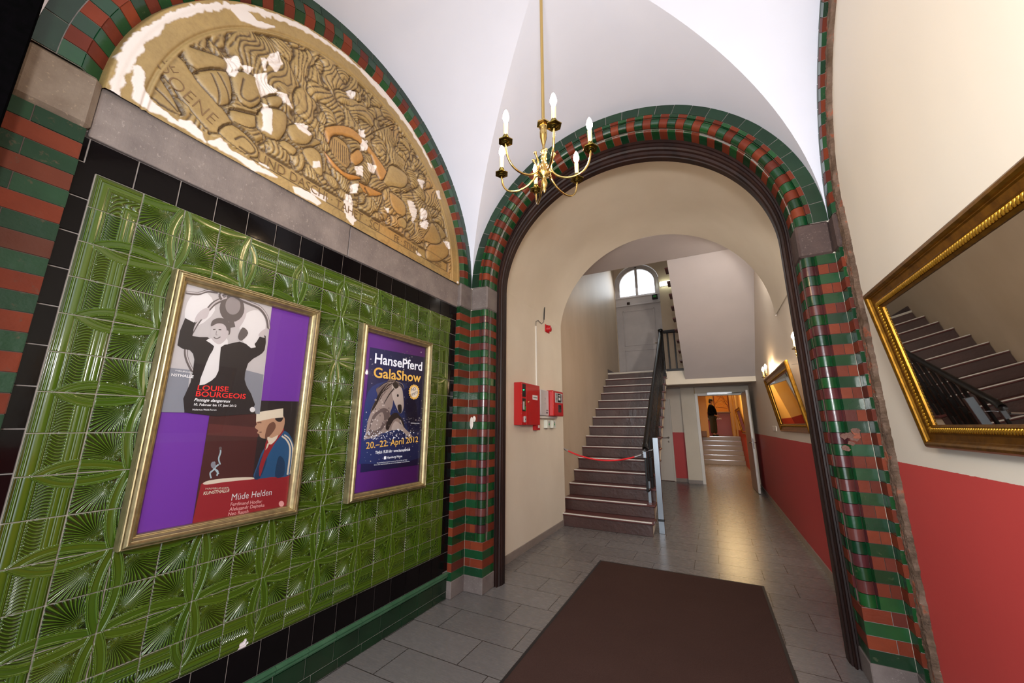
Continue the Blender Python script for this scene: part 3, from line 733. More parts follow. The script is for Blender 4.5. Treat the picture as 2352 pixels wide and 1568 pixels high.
form(PY((1380, 1060), (1560, 1100), (1700, 1180), (1560, 1230), (1420, 1170), **A), .045, .05); form(PY((1300, 1200), (1360, 1150), (1480, 1240), (1440, 1300), **A), .04, .04)
form(PY((760, 1080), (900, 1010), (1100, 1180), (1130, 1310), (960, 1260), **A), .03, .04); groove(PY((920, 1150), (1000, 1130), (1100, 1240), (1060, 1280), (960, 1220), **A))
form(PY((360, 560), (560, 560), (700, 680), (900, 950), (900, 1020), (840, 1040), (760, 820), (600, 680), (430, 650), (390, 720), (350, 640), **B), .05, .025, .7)   # horn
form(PY((330, 760), (400, 840), (520, 960), (650, 1000), (680, 1040), (560, 1040), (420, 930), **B), .045, .03, 1.)   # harp sound-box
form(PY((400, 700), (450, 640), (560, 720), (600, 880), (540, 940), (430, 820), **B), .02, .02, .2)
for k in range(9): groove(PY((430+k*18, 660+k*14), (420+k*20, 800+k*16), **B), .0035, .005)
form(PY((590, 800), (660, 760), (710, 860), (640, 920), (590, 880), **B), .04, .04, .6)
form(PY((150, 780), (240, 740), (330, 820), (340, 1000), (260, 960), **B), .03, .04)
form(PY((900, 980), (960, 900), (1100, 1000), (1080, 1110), (940, 1100), (880, 1060), **B), .045, .05)
form(PY((930, 1140), (1060, 1230), (1090, 1340), (1040, 1370), (950, 1270), **B), .045, .035, .2); form(PY((1000, 1390), (1060, 1370), (1100, 1430), (1080, 1480), (1010, 1440), **B), .03, .03)
form(PY((650, 1050), (720, 1080), (880, 1160), (800, 1190), (690, 1140), **B), .03, .03, .8)
form(PY((10, 560), (120, 540), (250, 640), (200, 730), (60, 700), **B), .045, .05)
form(PY((1410, 960), (1560, 900), (1700, 900), (1760, 1110), (1600, 1220), (1400, 1180), **C_), .035, .05, .2); form(PY((1530, 580), (1620, 640), (1720, 800), (1640, 860), (1540, 700), **C_), .03, .04); form(PY((1330, 860), (1400, 720), (1500, 580), (1640, 880), (1520, 950), **C_), .03, .04)
groove(PY((720, 1120), (800, 1240), (910, 1420), **B), .008, .02); groove(PY((700, 670), (860, 580), (1050, 520), **B), .004, .012)
for k in range(7): groove(PY((1330+k*30, 200+k*60), (1400+k*30, 330+k*55), (1420+k*28, 500+k*40), **C_), .0035, .006)
# inscription band along the foot
ins_b = (GZ < 3.10) & (GZ > 2.99) & (GY > .98) & (GY < 2.86)
H = np.where(ins_b & (flat < .5), .016, H); INC = np.where(ins_b & (flat < .5), 0, INC); flat = np.where(ins_b, 1, flat)
INC = np.maximum(INC, .7*np.exp(-((GZ-3.10)/.005)**2)*((GY > .98) & (GY < 2.86)))
H = np.clip(H, .002, .075)
H = H+.0016*(fb(GY*60, GZ*60, 31, 2)-.5)
# plain raised border with moulded edge
rim = sstep(1.175, 1.185, RR); H = H*(1-rim)+rim*(.040-.010*np.exp(-((RR-1.20)/.007)**2)+.004*sstep(1.28, 1.30, RR)); H = H*(1-sstep(1.322, 1.345, RR))-.02*sstep(1.322, 1.345, RR)
base = sstep(3.005, 2.995, GZ)*(1-rim); H = H*(1-base)+base*.032
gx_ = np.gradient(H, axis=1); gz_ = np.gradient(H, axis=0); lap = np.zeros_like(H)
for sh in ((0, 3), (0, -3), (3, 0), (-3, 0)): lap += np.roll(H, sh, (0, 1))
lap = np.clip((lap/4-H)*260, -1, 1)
colr = ochre[None, None]*(1-.25*fb(GY*6, GZ*6, 71)[..., None])
hue = fb(GY*3+5, GZ*3, 44); colr = colr*(1-.45*np.clip(hue-.5, 0, 1)[..., None])+pale*.22*np.clip(.6-hue, 0, 1)[..., None]
colr = colr*(1-tint[..., None]*.75)+org_*tint[..., None]*.75
warm = np.clip(fb(GY*4, GZ*4+4, 91)-.48, 0, 1)*2.0*sstep(1.7, 2.2, GY); colr = colr*(1-warm[..., None]*.5)+org_*warm[..., None]*.5
gr = np.clip(lap, 0, 1)*.95+INC*.8; gr = np.clip(gr, 0, .9)*(1-rim*.95)*(1-.6*base)  # grime in the hollows plus the painted shading lines
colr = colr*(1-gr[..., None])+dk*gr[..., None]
# white filler: patches and smears with ragged edges
rag = .020*(fb(GY*28, GZ*28, 55, 3)-.5)*2
PL = np.zeros(GY.shape)
def patch(P, grow=0.):
    global PL
    ins, d = inpoly(P); sd = np.where(ins, -d, d)+rag*.55-grow; PL = np.maximum(PL, sstep(.003, -.002, sd))
for P in [PY((830, 430), (940, 420), (960, 490), (890, 580), (850, 520), **A), PY((960, 500), (1070, 510), (1020, 570), **A), PY((1140, 440), (1180, 450), (1170, 530), **A),
          PY((1210, 410), (1290, 380), (1330, 470), (1270, 540), (1200, 460), **A), PY((1090, 570), (1190, 570), (1200, 660), (1280, 710), (1140, 760), (1090, 640), **A),
          PY((1290, 740), (1370, 760), (1430, 870), (1360, 830), **A), PY((1160, 830), (1230, 880), (1220, 1100), (1160, 1070), **A), PY((1470, 1010), (1560, 1040), (1560, 1100), **A),
          PY((555, 250), (615, 250), (610, 305), (560, 290), **B), PY((650, 600), (700, 600), (700, 660), (660, 640), **B), PY((680, 690), (720, 700), (720, 770), (675, 770), **B),
          PY((245, 880), (300, 880), (310, 930), (250, 930), **B), PY((610, 930), (680, 930), (680, 1010), (630, 990), **B), PY((730, 900), (800, 920), (800, 980), (740, 960), **B),
          PY((580, 1090), (640, 1090), (640, 1160), (590, 1150), **B), PY((540, 1180), (590, 1180), (630, 1400), (600, 1440), (545, 1380), **B), PY((1200, 1040), (1255, 1060), (1230, 1110), **B),
          PY((1090, 1230), (1140, 1240), (1175, 1330), (1150, 1420), (1110, 1320), **B), PY((1215, 1300), (1270, 1330), (1260, 1400), (1220, 1390), **B), PY((1220, 1420), (1285, 1400), (1260, 1480), (1220, 1460), **B),
          PY((890, 1290), (925, 1300), (930, 1330), (900, 1330), **B), PY((100, 540), (160, 560), (220, 630), (200, 650), (120, 590), **B), PY((245, 1120), (380, 1200), (360, 1225), (250, 1170), **B),
          PY((65, 1110), (200, 1150), (310, 1250), (280, 1260), (80, 1150), **B), PY((1670, 890), (1750, 920), (1760, 1010), (1710, 980), **C_), PY((1230, 1050), (1310, 1120), (1270, 1130), **C_), PY((1540, 80), (1580, 90), (1600, 200), (1560, 190), **C_),
          PY((0, 520), (60, 520), (85, 560), (60, 680), (140, 800), (300, 920), (330, 960), (150, 900), (0, 800), **A), PY((420, 980), (500, 1000), (600, 1090), (640, 1170), (420, 1030), **A), PY((300, 930), (420, 1030), (330, 985), **A),
          PY((680, 1180), (780, 1160), (880, 1250), (1100, 1380), (1290, 1490), (1080, 1420), **A), PY((1150, 1360), (1230, 1400), (1200, 1400), **A), PY((880, 0), (1000, 10), (1110, 100), (1260, 150), (1150, 160), (960, 90), **A)]:
    patch(P, .004)
th_ = np.degrees(np.arctan2(GZ-2.955, 1.715-GY))
bandw = np.interp(th_, [0, 8, 20, 60, 85, 100, 118, 128, 133, 180], [.018, .030, .018, .020, .016, .035, .020, .012, -.05, -.05])
PL = np.maximum(PL, sstep(.003, -.003, np.abs(RR-1.295)-bandw-rag*.9)*(RR > 1.18))
H = H+PL*.003
keepv = (RR < 1.352); kq = keepv[:-1, :-1] & keepv[1:, 1:] & keepv[:-1, 1:] & keepv[1:, :-1]
rel = root('lunette_relief', (XW, 1.715, 2.93), 'ochre relief of figures and a harp with white filler patches, under the brick arch', 'relief')
grid_mesh('relief_panel', XW+H+.004, GY, GZ, 'relief_clay', rel, True, dict(plast=PL), dict(pcol=colr), kq[::1])
plain('inscription_ink', '6a5033', .7)
def band_text(s, y, z, size=.085, xs=.8, ang=0): text(s, size, (XW+.026, y, z), (0, math.cos(ang), math.sin(ang)), (0, -math.sin(ang), math.cos(ang)), 'inscription_ink', rel, 'inscription', .002, xs, 0, -.018)
band_text('UND DASCHI · TAHET · SCI', 1.02, 3.015, .09, .86); band_text('FE · STIMM', 2.12, 3.015, .08, .8); band_text('MAG', 2.62, 3.015, .08, .8)
p1 = onx(300+380/3.92, 30+640/3.92, XW+.05); p2 = onx(300+720/3.92, 30+960/3.92, XW+.05); an = math.atan2(p2[2]-p1[2], p2[1]-p1[1])
text('OENE', .10, (XW+.040, p1[1]-.03, p1[2]-.0), (0, math.cos(an), math.sin(an)), (0, -math.sin(an), math.cos(an)), 'inscription_ink', rel, 'inscription', .002, .9, 0, -.018)
p3 = onx(300+300/3.92, 30+490/3.92, XW+.05); p4 = onx(300+430/3.92, 30+490/3.92, XW+.05); an = math.atan2(p4[2]-p3[2], p4[1]-p3[1])
text('UE', .08, (XW+.040, p3[1], p3[2]-.03), (0, math.cos(an), math.sin(an)), (0, -math.sin(an), math.cos(an)), 'inscription_ink', rel, 'inscription', .002, .9, 0, -.018)
# brick backing wall that closes the lunette and field
mb = MB(); mb.poly([(XW-.004, -.3, 0), (XW-.004, 3.3, 0), (XW-.004, 3.3, 4.6), (XW-.004, -.3, 4.6)], 'grout'); struct(mb.build('wall_left'))
# ---------------------------------------------------------------- passage and stair hall
mb = MB(); mb.poly([(-3.2, -2.2, 0), (2.2, -2.2, 0), (2.2, 11.66, 0), (-3.2, 11.66, 0)], 'floor_tile'); mb.poly([(-1.6, 11.66, 0), (1.05, 11.66, 0), (1.05, 17.77, 0), (-1.6, 17.77, 0)], 'floor_tile')
struct(mb.build('floor'), 'grey porcelain plank floor')
XPL, XPR, YE, XSL, YB = -2.19, .90, 6.02, -2.262, 11.0
mb = MB(); n = 48; V = []
for y in (3.55, YE):
    for k in range(n+1):
        a = math.pi*k/n; x = XC+RO*math.cos(a); z = ZS+RO*math.sin(a)
        V.append((x, y, z))
mb.add(V, [(i, i+1, n+1+i+1, n+1+i) for i in range(n)], 'cream_wall', True)
struct(mb.build('ceiling_passage'), 'cream barrel vault of the passage')
mb = MB(); mb.poly([(XPL, 3.5, 0), (XPL, YE, 0), (XPL, YE, 3.4), (XPL, 3.5, 3.4)], 'cream_wall')
struct(mb.build('wall_left'), 'cream wall with the fire alarm cabinets')
# end of the passage vault: lunette-shaped opening into the stair hall
arch_wall('wall_arch_end', 'y', YE, -2.7, 1.3, 5.2, XC, ZS, RO, 'grey_paint', 0, 2.96)
mb = MB(); mb.poly([(XPL, YE, 0), (XSL, YE, 0), (XSL, YE, 3.3), (XPL, YE, 3.3)], 'cream_wall')
mb.poly([(XSL, YE, 0), (XSL, YB, 0), (XSL, YB, 8), (XSL, YE, 8)], 'stair_wall_paint'); struct(mb.build('wall_left'), 'cream stair wall')
mb = MB()
mb.poly([(XPR, 3.5, 0), (XPR, 11.66, 0), (XPR, 11.66, 8), (XPR, 3.5, 8)], 'red_dado_wall'); struct(mb.build('wall_right'), 'cream passage wall with a red dado')
mb = MB(); mb.box((XPR-.012, 3.6, 0), (XPR, 11.66, .085), 'baseboard_tile'); struct(mb.build('baseboard_right'))
mb = MB(); mb.box((XPL, 3.62, 0), (XPL+.012, YE, .085), 'baseboard_tile'); mb.box((XSL, YE, 0), (XSL+.01, 6.0, .08), 'baseboard_tile'); struct(mb.build('baseboard_left'))
# hall ceiling, upper stairwell shell
mb = MB(); mb.box((-2.6, YE+.002, 4.50), (1.2, 7.12, 4.72), 'grey_paint'); struct(mb.build('ceiling_hall'), 'flat grey ceiling beyond the passage vault')
mb = MB(); mb.poly([(-2.6, YE, 8), (1.2, YE, 8), (1.2, 11.3, 8), (-2.6, 11.3, 8)], 'grey_paint'); struct(mb.build('ceiling_stairwell'))
mb = MB(); mb.poly([(-2.6, YE, 4.6), (1.2, YE, 4.6), (1.2, YE, 8), (-2.6, YE, 8)], 'cream_wall'); struct(mb.build('wall_back'))
# landing wall with an arched opening for door and fanlight
DX0, DX1 = -2.245, -1.0; DC = (DX0+DX1)/2; DR = (DX1-DX0)/2
def wall_door():
    mb = MB(); z_s = 5.62
    ins = [(DX0, 2.8)]+[(DC+DR*math.cos(math.pi-math.pi*k/24), z_s+DR*.92*math.sin(math.pi*k/24)) for k in range(25)]+[(DX1, 2.8)]
    for (a, b) in zip(ins[:-1], ins[1:]): mb.poly([(a[0], YB, a[1]), (b[0], YB, b[1]), (b[0], YB, 8), (a[0], YB, 8)] if a[0] != b[0] else [(a[0], YB, a[1])]*1+[(b[0], YB, b[1]), (b[0]+1e-4, YB, b[1])], 'stair_wall_paint')
    mb.poly([(-2.6, YB, 2.5), (DX0, YB, 2.5), (DX0, YB, 8), (-2.6, YB, 8)], 'stair_wall_paint'); mb.poly([(DX1, YB, 2.5), (1.2, YB, 2.5), (1.2, YB, 8), (DX1, YB, 8)], 'stair_wall_paint')
    V = [(a, YB, z) for a, z in ins]+[(a, YB+.16, z) for a, z in ins]; m_ = len(ins)
    mb.add(V, [(i, i+1, m_+i+1, m_+i) for i in range(m_-1)], 'door_white')
    return struct(mb.build('wall_landing'), 'landing wall around the arched door opening')
wall_door()
d1 = root('landing_door', (DC, YB+.05, 2.8), 'tall grey-white panelled landing door with an arched two-pane fanlight above the stairs', 'door')
mb = MB(); y0 = YB+.05
mb.box((DX0, y0, 2.8), (DX1, y0+.06, 4.94), 'landing_door_paint', .004)
for a, b, c, d in ((DX0+.18, DX1-.18, 2.98, 3.62), (DX0+.18, DX1-.18, 3.74, 4.80)):
    for q in ((a, b, c, c+.03), (a, b, d-.03, d), (a, a+.03, c, d), (b-.03, b, c, d)): mb.box((q[0], y0-.014, q[2]), (q[1], y0+.001, q[3]), 'landing_door_paint', .006)
mb.build('door_leaf', d1)
mb = MB(); mb.box((DX0, y0-.03, 4.942), (DX1, y0+.06, 5.20), 'landing_door_paint', .006); mb.box((DX0, y0-.045, 4.93), (DX1, y0+.0, 4.975), 'landing_door_paint', .01); mb.box((DX0, y0-.04, 5.17), (DX1, y0, 5.21), 'landing_door_paint', .01); mb.build('transom', d1)
mb = MB(); n = 24; z_s = 5.60
def arcp(r, k): a = math.pi-math.pi*k/n; return (DC+r*math.cos(a), z_s+r*.92*math.sin(a))
for r0, r1, yy in ((DR, DR-.09, y0-.02), (DR-.09, DR-.125, y0)):
    S = [(DC-r0, 5.2), *[arcp(r0, k) for k in range(n+1)], (DC+r0, 5.2)]; T = [(DC-r1, 5.2), *[arcp(r1, k) for k in range(n+1)], (DC+r1, 5.2)]; m_ = len(S)
    for yv in (yy, yy+.06):
        mb.add([(a, yv, z) for a, z in S]+[(a, yv, z) for a, z in T], [(i, i+1, m_+i+1, m_+i) for i in range(m_-1)], 'landing_door_paint')
    mb.add([(a, yy, z) for a, z in T]+[(a, yy+.06, z) for a, z in T], [(i, i+1, m_+i+1, m_+i) for i in range(m_-1)], 'landing_door_paint')
mb.box((DC-.035, y0-.02, 5.2), (DC+.035, y0+.05, z_s+DR*.92-.05), 'landing_door_paint', .006); mb.box((DX0+.08, y0-.01, 5.2), (DX1-.08, y0+.05, 5.245), 'landing_door_paint', .005)
mb.build('fanlight_frame', d1)
mb = MB(); S = [(DC-DR+.1, 5.22)]+[arcp(DR-.1, k) for k in range(n+1)]+[(DC+DR-.1, 5.22)]
mb.poly([(a, y0+.02, z) for a, z in S], 'window_glass'); mb.build('pane', d1)
mb = MB(); mb.box((DX1-.14, y0-.03, 3.62), (DX1-.11, y0, 3.80), 'dark_brass', .004); mb.tube([(DX1-.125, y0-.03, 3.76), (DX1-.125, y0-.06, 3.76), (DX1-.23, y0-.06, 3.755)], .008, 'dark_brass'); mb.build('handle', d1)
t_ = root('exit_lamp', (-1.13, YB, 5.13), 'small black emergency lamp with a green face on the transom of the landing door', 'emergency lamp')
mb = MB(); mb.box((-1.21, YB-.06, 5.02), (-1.05, YB+.02, 5.17), 'black_plastic', .012); mb.build('housing', t_); mb = MB(); mb.box((-1.17, YB-.065, 5.07), (-1.09, YB-.058, 5.12), 'green_plastic', .003); mb.build('lens', t_)
t_ = root('door_buzzer', (-1.9, YB, 5.0), 'small dark buzzer box on the transom, left of the emergency lamp', 'buzzer')
mb = MB(); mb.box((-1.92, YB-.01, 4.975), (-1.84, YB+.03, 5.05), 'wood_frame', .006); mb.build('housing', t_)
t_ = root('wall_light', (-.78, YB-.03, 5.45), 'glowing fluorescent wall light beside the landing door', 'wall light')
mb = MB(); mb.box((-.97, YB-.07, 5.38), (-.45, YB-.02, 5.50), 'tube_lamp', .015); mb.build('diffuser', t_); mb = MB(); mb.box((-.98, YB-.022, 5.37), (-.44, YB, 5.51), 'white_plastic', .004); mb.build('back_plate', t_)
# landing slab
mb = MB(); mb.box((XSL, 9.62, 2.56), (.98, YB+.01, 2.798), 'cream_wall'); mb.box((-.9, 9.585, 2.44), (XPR+.01, 9.85, 2.797), 'cream_wall')
mb.box((XSL, 9.62, 2.8), (XPR, YB, 2.806), 'stair_tread'); mb.box((XSL, 9.62, 2.8), (XSL+.012, YB, 2.90), 'stair_paint'); struct(mb.build('floor_landing'), 'stair landing slab')
mb = MB(); mb.box((XSL-.1, 9.86, 2.548), (1.0, 11.95, 2.559), 'grey_paint'); struct(mb.build('ceiling_door_hall'), 'low ceiling band before the doors')

# ---------------------------------------------------------------- staircase
NST, RISE, GO = 15, 2.795/15, .263
ys = lambda i: 9.58-(NST-i)*GO      # nosing of step i
st = root('staircase', (-1.55, 5.9, 0), 'worn brown painted staircase with pale nosing strips climbing behind the red rope', 'staircase')
for i in range(1, NST+1):
    y = ys(i); z = RISE*i; xr = -.885; xn = -.872 if i == 1 else -.885
    mb = MB(); mb.box((XSL+.005, y+.022, z-RISE+(.0)), (xr, y+.05, z-.03), 'stair_paint', .004)
    if i < NST: mb.box((XSL+.004, y, z-.034), (xr+.025, y+GO+.03, z), 'stair_tread', .008)
    mb.build('step', st)
    mb = MB(); xe = {1: -.885, 2: -.98}.get(i, -1.0); mb.box((XSL+.01, y-.004, z-.012), (xe, y+.028, z+.003), 'nosing_strip', .003); mb.build('nosing', st)
# closed cream string seen from the passage, stepped under the treads
mb = MB(); top = []
for i in range(1, NST+1):
    y = ys(i)+.03; y2 = (ys(i+1) if i < NST else 9.58)+.03; z = RISE*i-.034; top += [(y, z), (y2, z)]
low = lambda y: max(.001, (y-ys(1))*RISE/GO-.17)
for (ya, za), (yb, zb_) in zip(top[::2], top[1::2]): mb.prism([(-.95, ya, low(ya)), (-.95, yb, low(yb)), (-.95, yb, zb_), (-.95, ya, za)], (.055, 0, 0), 'cream_wall')
mb.poly([(XSL+.01, ys(1)+.1, .0), (-.95, ys(1)+.1, .0), (-.95, 9.6, low(9.6)), (XSL+.01, 9.6, low(9.6))], 'cream_wall')
mb.build('string_board', st)
# banister
ban = root('banister', (-.93, 6.2, 0), 'black banister with square balusters rising beside the brown stairs', 'banister')
hz = lambda y: 3.70-(9.58-y)*RISE/GO
XB = -.93
mb = MB(); P = [(XB, 6.02, hz(6.12)-.09), (XB, 6.06, hz(6.12)-.035), (XB, 6.16, hz(6.16))]+[(XB, y, hz(y)) for y in np.linspace(6.4, 9.45, 12)]+[(XB, 9.58, 3.74)]
def rail(mb, P, w=.034, h=.032):
    prof = [(-1, -.7), (-1.15, .1), (-.8, .8), (0, 1.1), (.8, .8), (1.15, .1), (1, -.7), (.5, -1), (-.5, -1)]; V = []
    for p in P: V += [(p[0]+a*w, p[1], p[2]+b*h) for a, b in prof]
    k = len(prof); mb.add(V, [(i*k+j, i*k+(j+1) % k, (i+1)*k+(j+1) % k, (i+1)*k+j) for i in range(len(P)-1) for j in range(k)]+[list(range(k)), list(range(len(V)-k, len(V)))], 'black_paint', True)
rail(mb, P); mb.build('handrail', ban)
for i in range(3, NST):
    for f in (.06, .19):
        y = ys(i)+f; z0 = RISE*i; mb = MB(); mb.box((XB-.016, y-.016, z0-.002), (XB+.016, y+.016, hz(y)-.03), 'black_paint', .003)
        mb.box((XB-.026, y-.026, z0+.16+(.12 if f > .1 else 0)), (XB+.026, y+.026, z0+.46+(.12 if f > .1 else 0)), 'black_paint', .006); mb.build('baluster', ban)
mb = MB(); mb.box((XB-.05, 9.56, 2.66), (XB+.05, 9.66, 3.74), 'black_paint', .008); mb.ball((XB, 9.61, 3.77), (.06, .06, .05), 'black_paint'); mb.box((XB-.06, 9.55, 2.60), (XB+.06, 9.67, 2.72), 'black_paint', .01); mb.build('newel_post', ban)
mb = MB(); mb.box((XB-.045, 6.31, RISE*2), (XB+.0, 6.36, .70), 'brushed_steel', .003); mb.build('steel_strut', ban)['label'] = 'short brushed steel strut'
mb = MB(); mb.box((XB-.045, 6.10, 1.03), (XB-.0, 6.15, 1.25), 'brushed_steel', .003); mb.build('steel_strut', ban)['label'] = 'short brushed steel strut'
mb = MB(); mb.box((XB-.035, 6.12, RISE+.37), (XB-.005, 6.15, 1.03), 'black_paint', .003); mb.box((XB-.03, 6.30, .68), (XB-.0, 6.34, 1.40), 'black_paint', .003); mb.box((XB-.03, 6.12, .55), (XB-.0, 6.34, .58), 'black_paint', .003); mb.build('lower_bars', ban)
# landing guard rail between the two flights
lg = root('landing_railing', (-.68, 9.61, 2.8), 'short black railing with two square bars on the landing edge, right of the top newel', 'railing')
mb = MB(); mb.box((XB+.055, 9.58, 3.685), (-.48, 9.65, 3.76), 'black_paint', .012); mb.build('top_rail', lg)
for x in (-.78, -.63): mb = MB(); mb.box((x-.018, 9.592, 2.8), (x+.018, 9.628, 3.71), 'black_paint', .003); mb.build('baluster', lg)
mb = MB(); mb.box((XB+.062, 9.57, 2.755), (-.44, 9.64, 2.812), 'black_paint', .004); mb.build('bottom_rail', lg)
# upper flight seen from below
uf = root('upper_staircase', (.2, 9.6, 2.8), 'upper stair flight seen from below, smooth pale soffit with dark tread ends', 'staircase')
mb = MB(); A0 = (9.584, 2.55); B0 = (7.1, 4.53); sl = (B0[1]-A0[1])/(A0[0]-B0[0])
mb.prism([(-.475, A0[0], A0[1]), (-.475, 7.135, 4.502), (-.475, 7.135, 4.70), (-.475, 9.584, A0[1]+.2)], (XPR+.475-.001, 0, 0), 'grey_paint'); mb.build('soffit', uf)
for i in range(1, 10):
    y = 9.6-(i-1)*.243; z = 2.8+.187*i-.02; mb = MB(); mb.box((-.545, y-.30, z-.032), (.895, y, z), 'stair_tread', .006); mb.box((-.47, y-.03, z-.18), (.895, y-.005, z-.03), 'stair_paint'); mb.build('tread', uf)

# ---------------------------------------------------------------- wall with doors at the end of the passage
mb = MB(); WD = 11.65
mb.poly([(-.735, WD, 0), (-.735, 11.9, 0), (-.735, 11.9, 2.6), (-.735, WD, 2.6)], 'cream_wall')
mb.box((-.735, WD, 0), (-.391, 11.78, 2.545), 'cream_wall'); mb.box((-.375, WD, 2.366), (XPR+.05, 11.78, 2.545), 'cream_wall'); mb.box((.771, WD, 0), (XPR+.05, 11.78, 2.366), 'cream_wall'); mb.box((-.735, WD-.012, 0), (-.375, WD, .09), 'baseboard_tile')
mb.poly([(-2.3, 11.9, 0), (-.735, 11.9, 0), (-.735, 11.9, 2.6), (-2.3, 11.9, 2.6)], 'red_dado_wall'); mb.box((-1.06, 11.888, 0), (-.735, 11.9, .09), 'baseboard_tile')
mb.poly([(XSL-.02, 10.9, 0), (XSL-.02, 11.95, 0), (XSL-.02, 11.95, 2.6), (XSL-.02, 10.9, 2.6)], 'cream_wall')
struct(mb.build('wall_doors'), 'end wall of the passage')
d2 = root('narrow_door', (-1.5, 11.87, 0), 'plain pale cupboard door with a lever handle behind the staircase', 'door')
mb = MB(); mb.box((-2.0, 11.85, .01), (-1.10, 11.89, 2.20), 'door_white', .003); mb.build('door_leaf', d2)
mb = MB(); mb.box((-1.10, 11.84, 0), (-1.055, 11.895, 2.25), 'door_white', .003); mb.box((-2.04, 11.84, 2.203), (-1.101, 11.895, 2.25), 'door_white', .003); mb.build('door_frame', d2)
mb = MB(); mb.tube([(-1.17, 11.85, 1.17), (-1.17, 11.80, 1.17), (-1.30, 11.80, 1.165)], .010, 'chrome'); mb.lathe([(0, -.006), (.026, -.006), (.026, 0), (0, 0)], (-1.17, 11.848, 1.17), 'chrome', axis='y'); mb.lathe([(0, -.006), (.022, -.006), (.022, 0)], (-1.17, 11.848, 1.06), 'chrome', axis='y'); mb.build('handle', d2)
d3 = root('passage_door', (.25, WD, 0), 'open white door in a white steel frame leading to the reception corridor', 'door')
mb = MB(); mb.box((-.39, WD-.025, 0), (-.315, WD+.14, 2.365), 'door_edge', .004); mb.box((-.314, WD-.024, 2.30), (.719, WD+.14, 2.365), 'door_edge', .004); mb.box((.72, WD-.025, 0), (.77, WD+.14, 2.365), 'door_edge', .004); mb.build('door_frame', d3)
hx, hy = .735, WD-.03; ex, ey = .775, 10.62; L0 = math.hypot(ex-hx, ey-hy); dx, dy = (ex-hx)/L0, (ey-hy)/L0
Mx = Matrix([[dx, -dy, 0, hx], [dy, dx, 0, hy], [0, 0, 1, 0], [0, 0, 0, 1]])
mb = MB(); mb.box((0, -.022, .01), (L0, .022, 2.33), 'door_grey', .003, Mx); mb.box((L0-.002, -.023, .01), (L0+.003, .023, 2.335), 'door_edge', .002, Mx); mb.build('door_leaf', d3)
mb = MB()
for sgn in (-1, 1):
    mb.tube([Mx @ Vector((L0-.07, sgn*.02, 1.12)), Mx @ Vector((L0-.07, sgn*.07, 1.12)), Mx @ Vector((L0-.19, sgn*.07, 1.115))], .010, 'chrome')
mb.box((L0, -.010, .98), (L0+.005, .010, 1.22), 'chrome', .001, Mx); mb.build('handle', d3)
mb = MB(); mb.box((-.08, WD-.07, 2.32), (.52, WD-.026, 2.385), 'brushed_steel', .004); mb.tube([(.40, WD-.06, 2.34), (.745, 11.3, 2.345)], .007, 'brushed_steel'); mb.build('door_closer', d3)

# ---------------------------------------------------------------- reception corridor behind the open door
XA, XZ = -.50, .97
mb = MB(); mb.poly([(XZ, 11.66, 0), (XZ, 22.5, 0), (XZ, 22.5, 4.2), (XZ, 11.66, 4.2)], 'red_dado_back'); struct(mb.build('wall_right'), 'yellow corridor wall with red dado')
mb = MB(); mb.poly([(-1.5, 11.78, 0), (-1.5, 15.0, 0), (-1.5, 15.0, 4.2), (-1.5, 11.78, 4.2)], 'red_dado_back'); mb.poly([(-1.5, 15.0, 0), (XA, 15.0, 0), (XA, 15.0, 4.2), (-1.5, 15.0, 4.2)], 'red_dado_back')
mb.poly([(XA, 15.0, 0), (XA, 19.3, 0), (XA, 19.3, 4.2), (XA, 15.0, 4.2)], 'red_dado_back')
mb.box((XA-.02, 19.2, 1.0), (-.20, 19.4, 4.2), 'warm_wood', .004); mb.poly([(-1.6, 11.905, 0), (-.74, 11.905, 0), (-.74, 11.905, 4.2), (-1.6, 11.905, 4.2)], 'red_dado_back')
mb.poly([(-.74, 11.79, 0), (-.375, 11.79, 0), (-.375, 11.79, 4.2), (-.74, 11.79, 4.2)], 'red_dado_back'); mb.poly([(-.73, 11.80, 2.40), (1.0, 11.80, 2.40), (1.0, 11.80, 4.2), (-.73, 11.80, 4.2)], 'yellow_wall')
struct(mb.build('wall_left'), 'yellow corridor wall')
mb = MB(); mb.poly([(-1.6, 11.7, 4.2), (1.1, 11.7, 4.2), (1.1, 22.6, 4.2), (-1.6, 22.6, 4.2)], 'yellow_wall'); struct(mb.build('ceiling_corridor'))
mb = MB(); mb.poly([(-1.6, 22.4, 0), (1.1, 22.4, 0), (1.1, 22.4, 4.2), (-1.6, 22.4, 4.2)], 'yellow_wall'); mb.poly([(-1.55, 19.4, 0), (-1.55, 22.4, 0), (-1.55, 22.4, 4.2), (-1.55, 19.4, 4.2)], 'yellow_wall')
mb.poly([(-1.6, 19.3, 1), (XA, 19.3, 1), (XA, 19.3, 4.2), (-1.6, 19.3, 4.2)], 'yellow_wall'); struct(mb.build('wall_reception'), 'yellow wall behind the reception desk')
cs = root('corridor_steps', (.2, 17.76, 0), 'six pale tiled steps with bright nosings up to the reception', 'steps')
for i in range(6):
    z = .175*(i+1); y = 17.76+.29*i; mb = MB(); mb.box((XA+.002, y, 0), (XZ-.002, y+.3 if i < 5 else 22.39, z), 'back_tile', .004); mb.build('step', cs)
    mb = MB(); mb.box((XA+.02, y-.008, z-.015), (XZ-.02, y+.02, z+.004), 'chrome', .002); mb.build('nosing', cs)
cn = root('reception_desk', (.4, 21.0, 1.05), 'dark red reception desk with white letters at the end of the corridor', 'reception desk')
mb = MB(); mb.box((-.55, 20.7, 1.052), (.74, 21.2, 2.09), 'counter_red', .005); mb.build('front_panel', cn); mb = MB(); mb.box((-.6, 20.64, 2.09), (.76, 21.3, 2.15), 'counter_wood', .006); mb.build('desk_top', cn)
text('REZEPTION', .10, (-.245, 20.695, 1.80), (1, 0, 0), (0, 0, 1), 'label_white', cn, 'lettering', .006, 1.15, 0, .008)
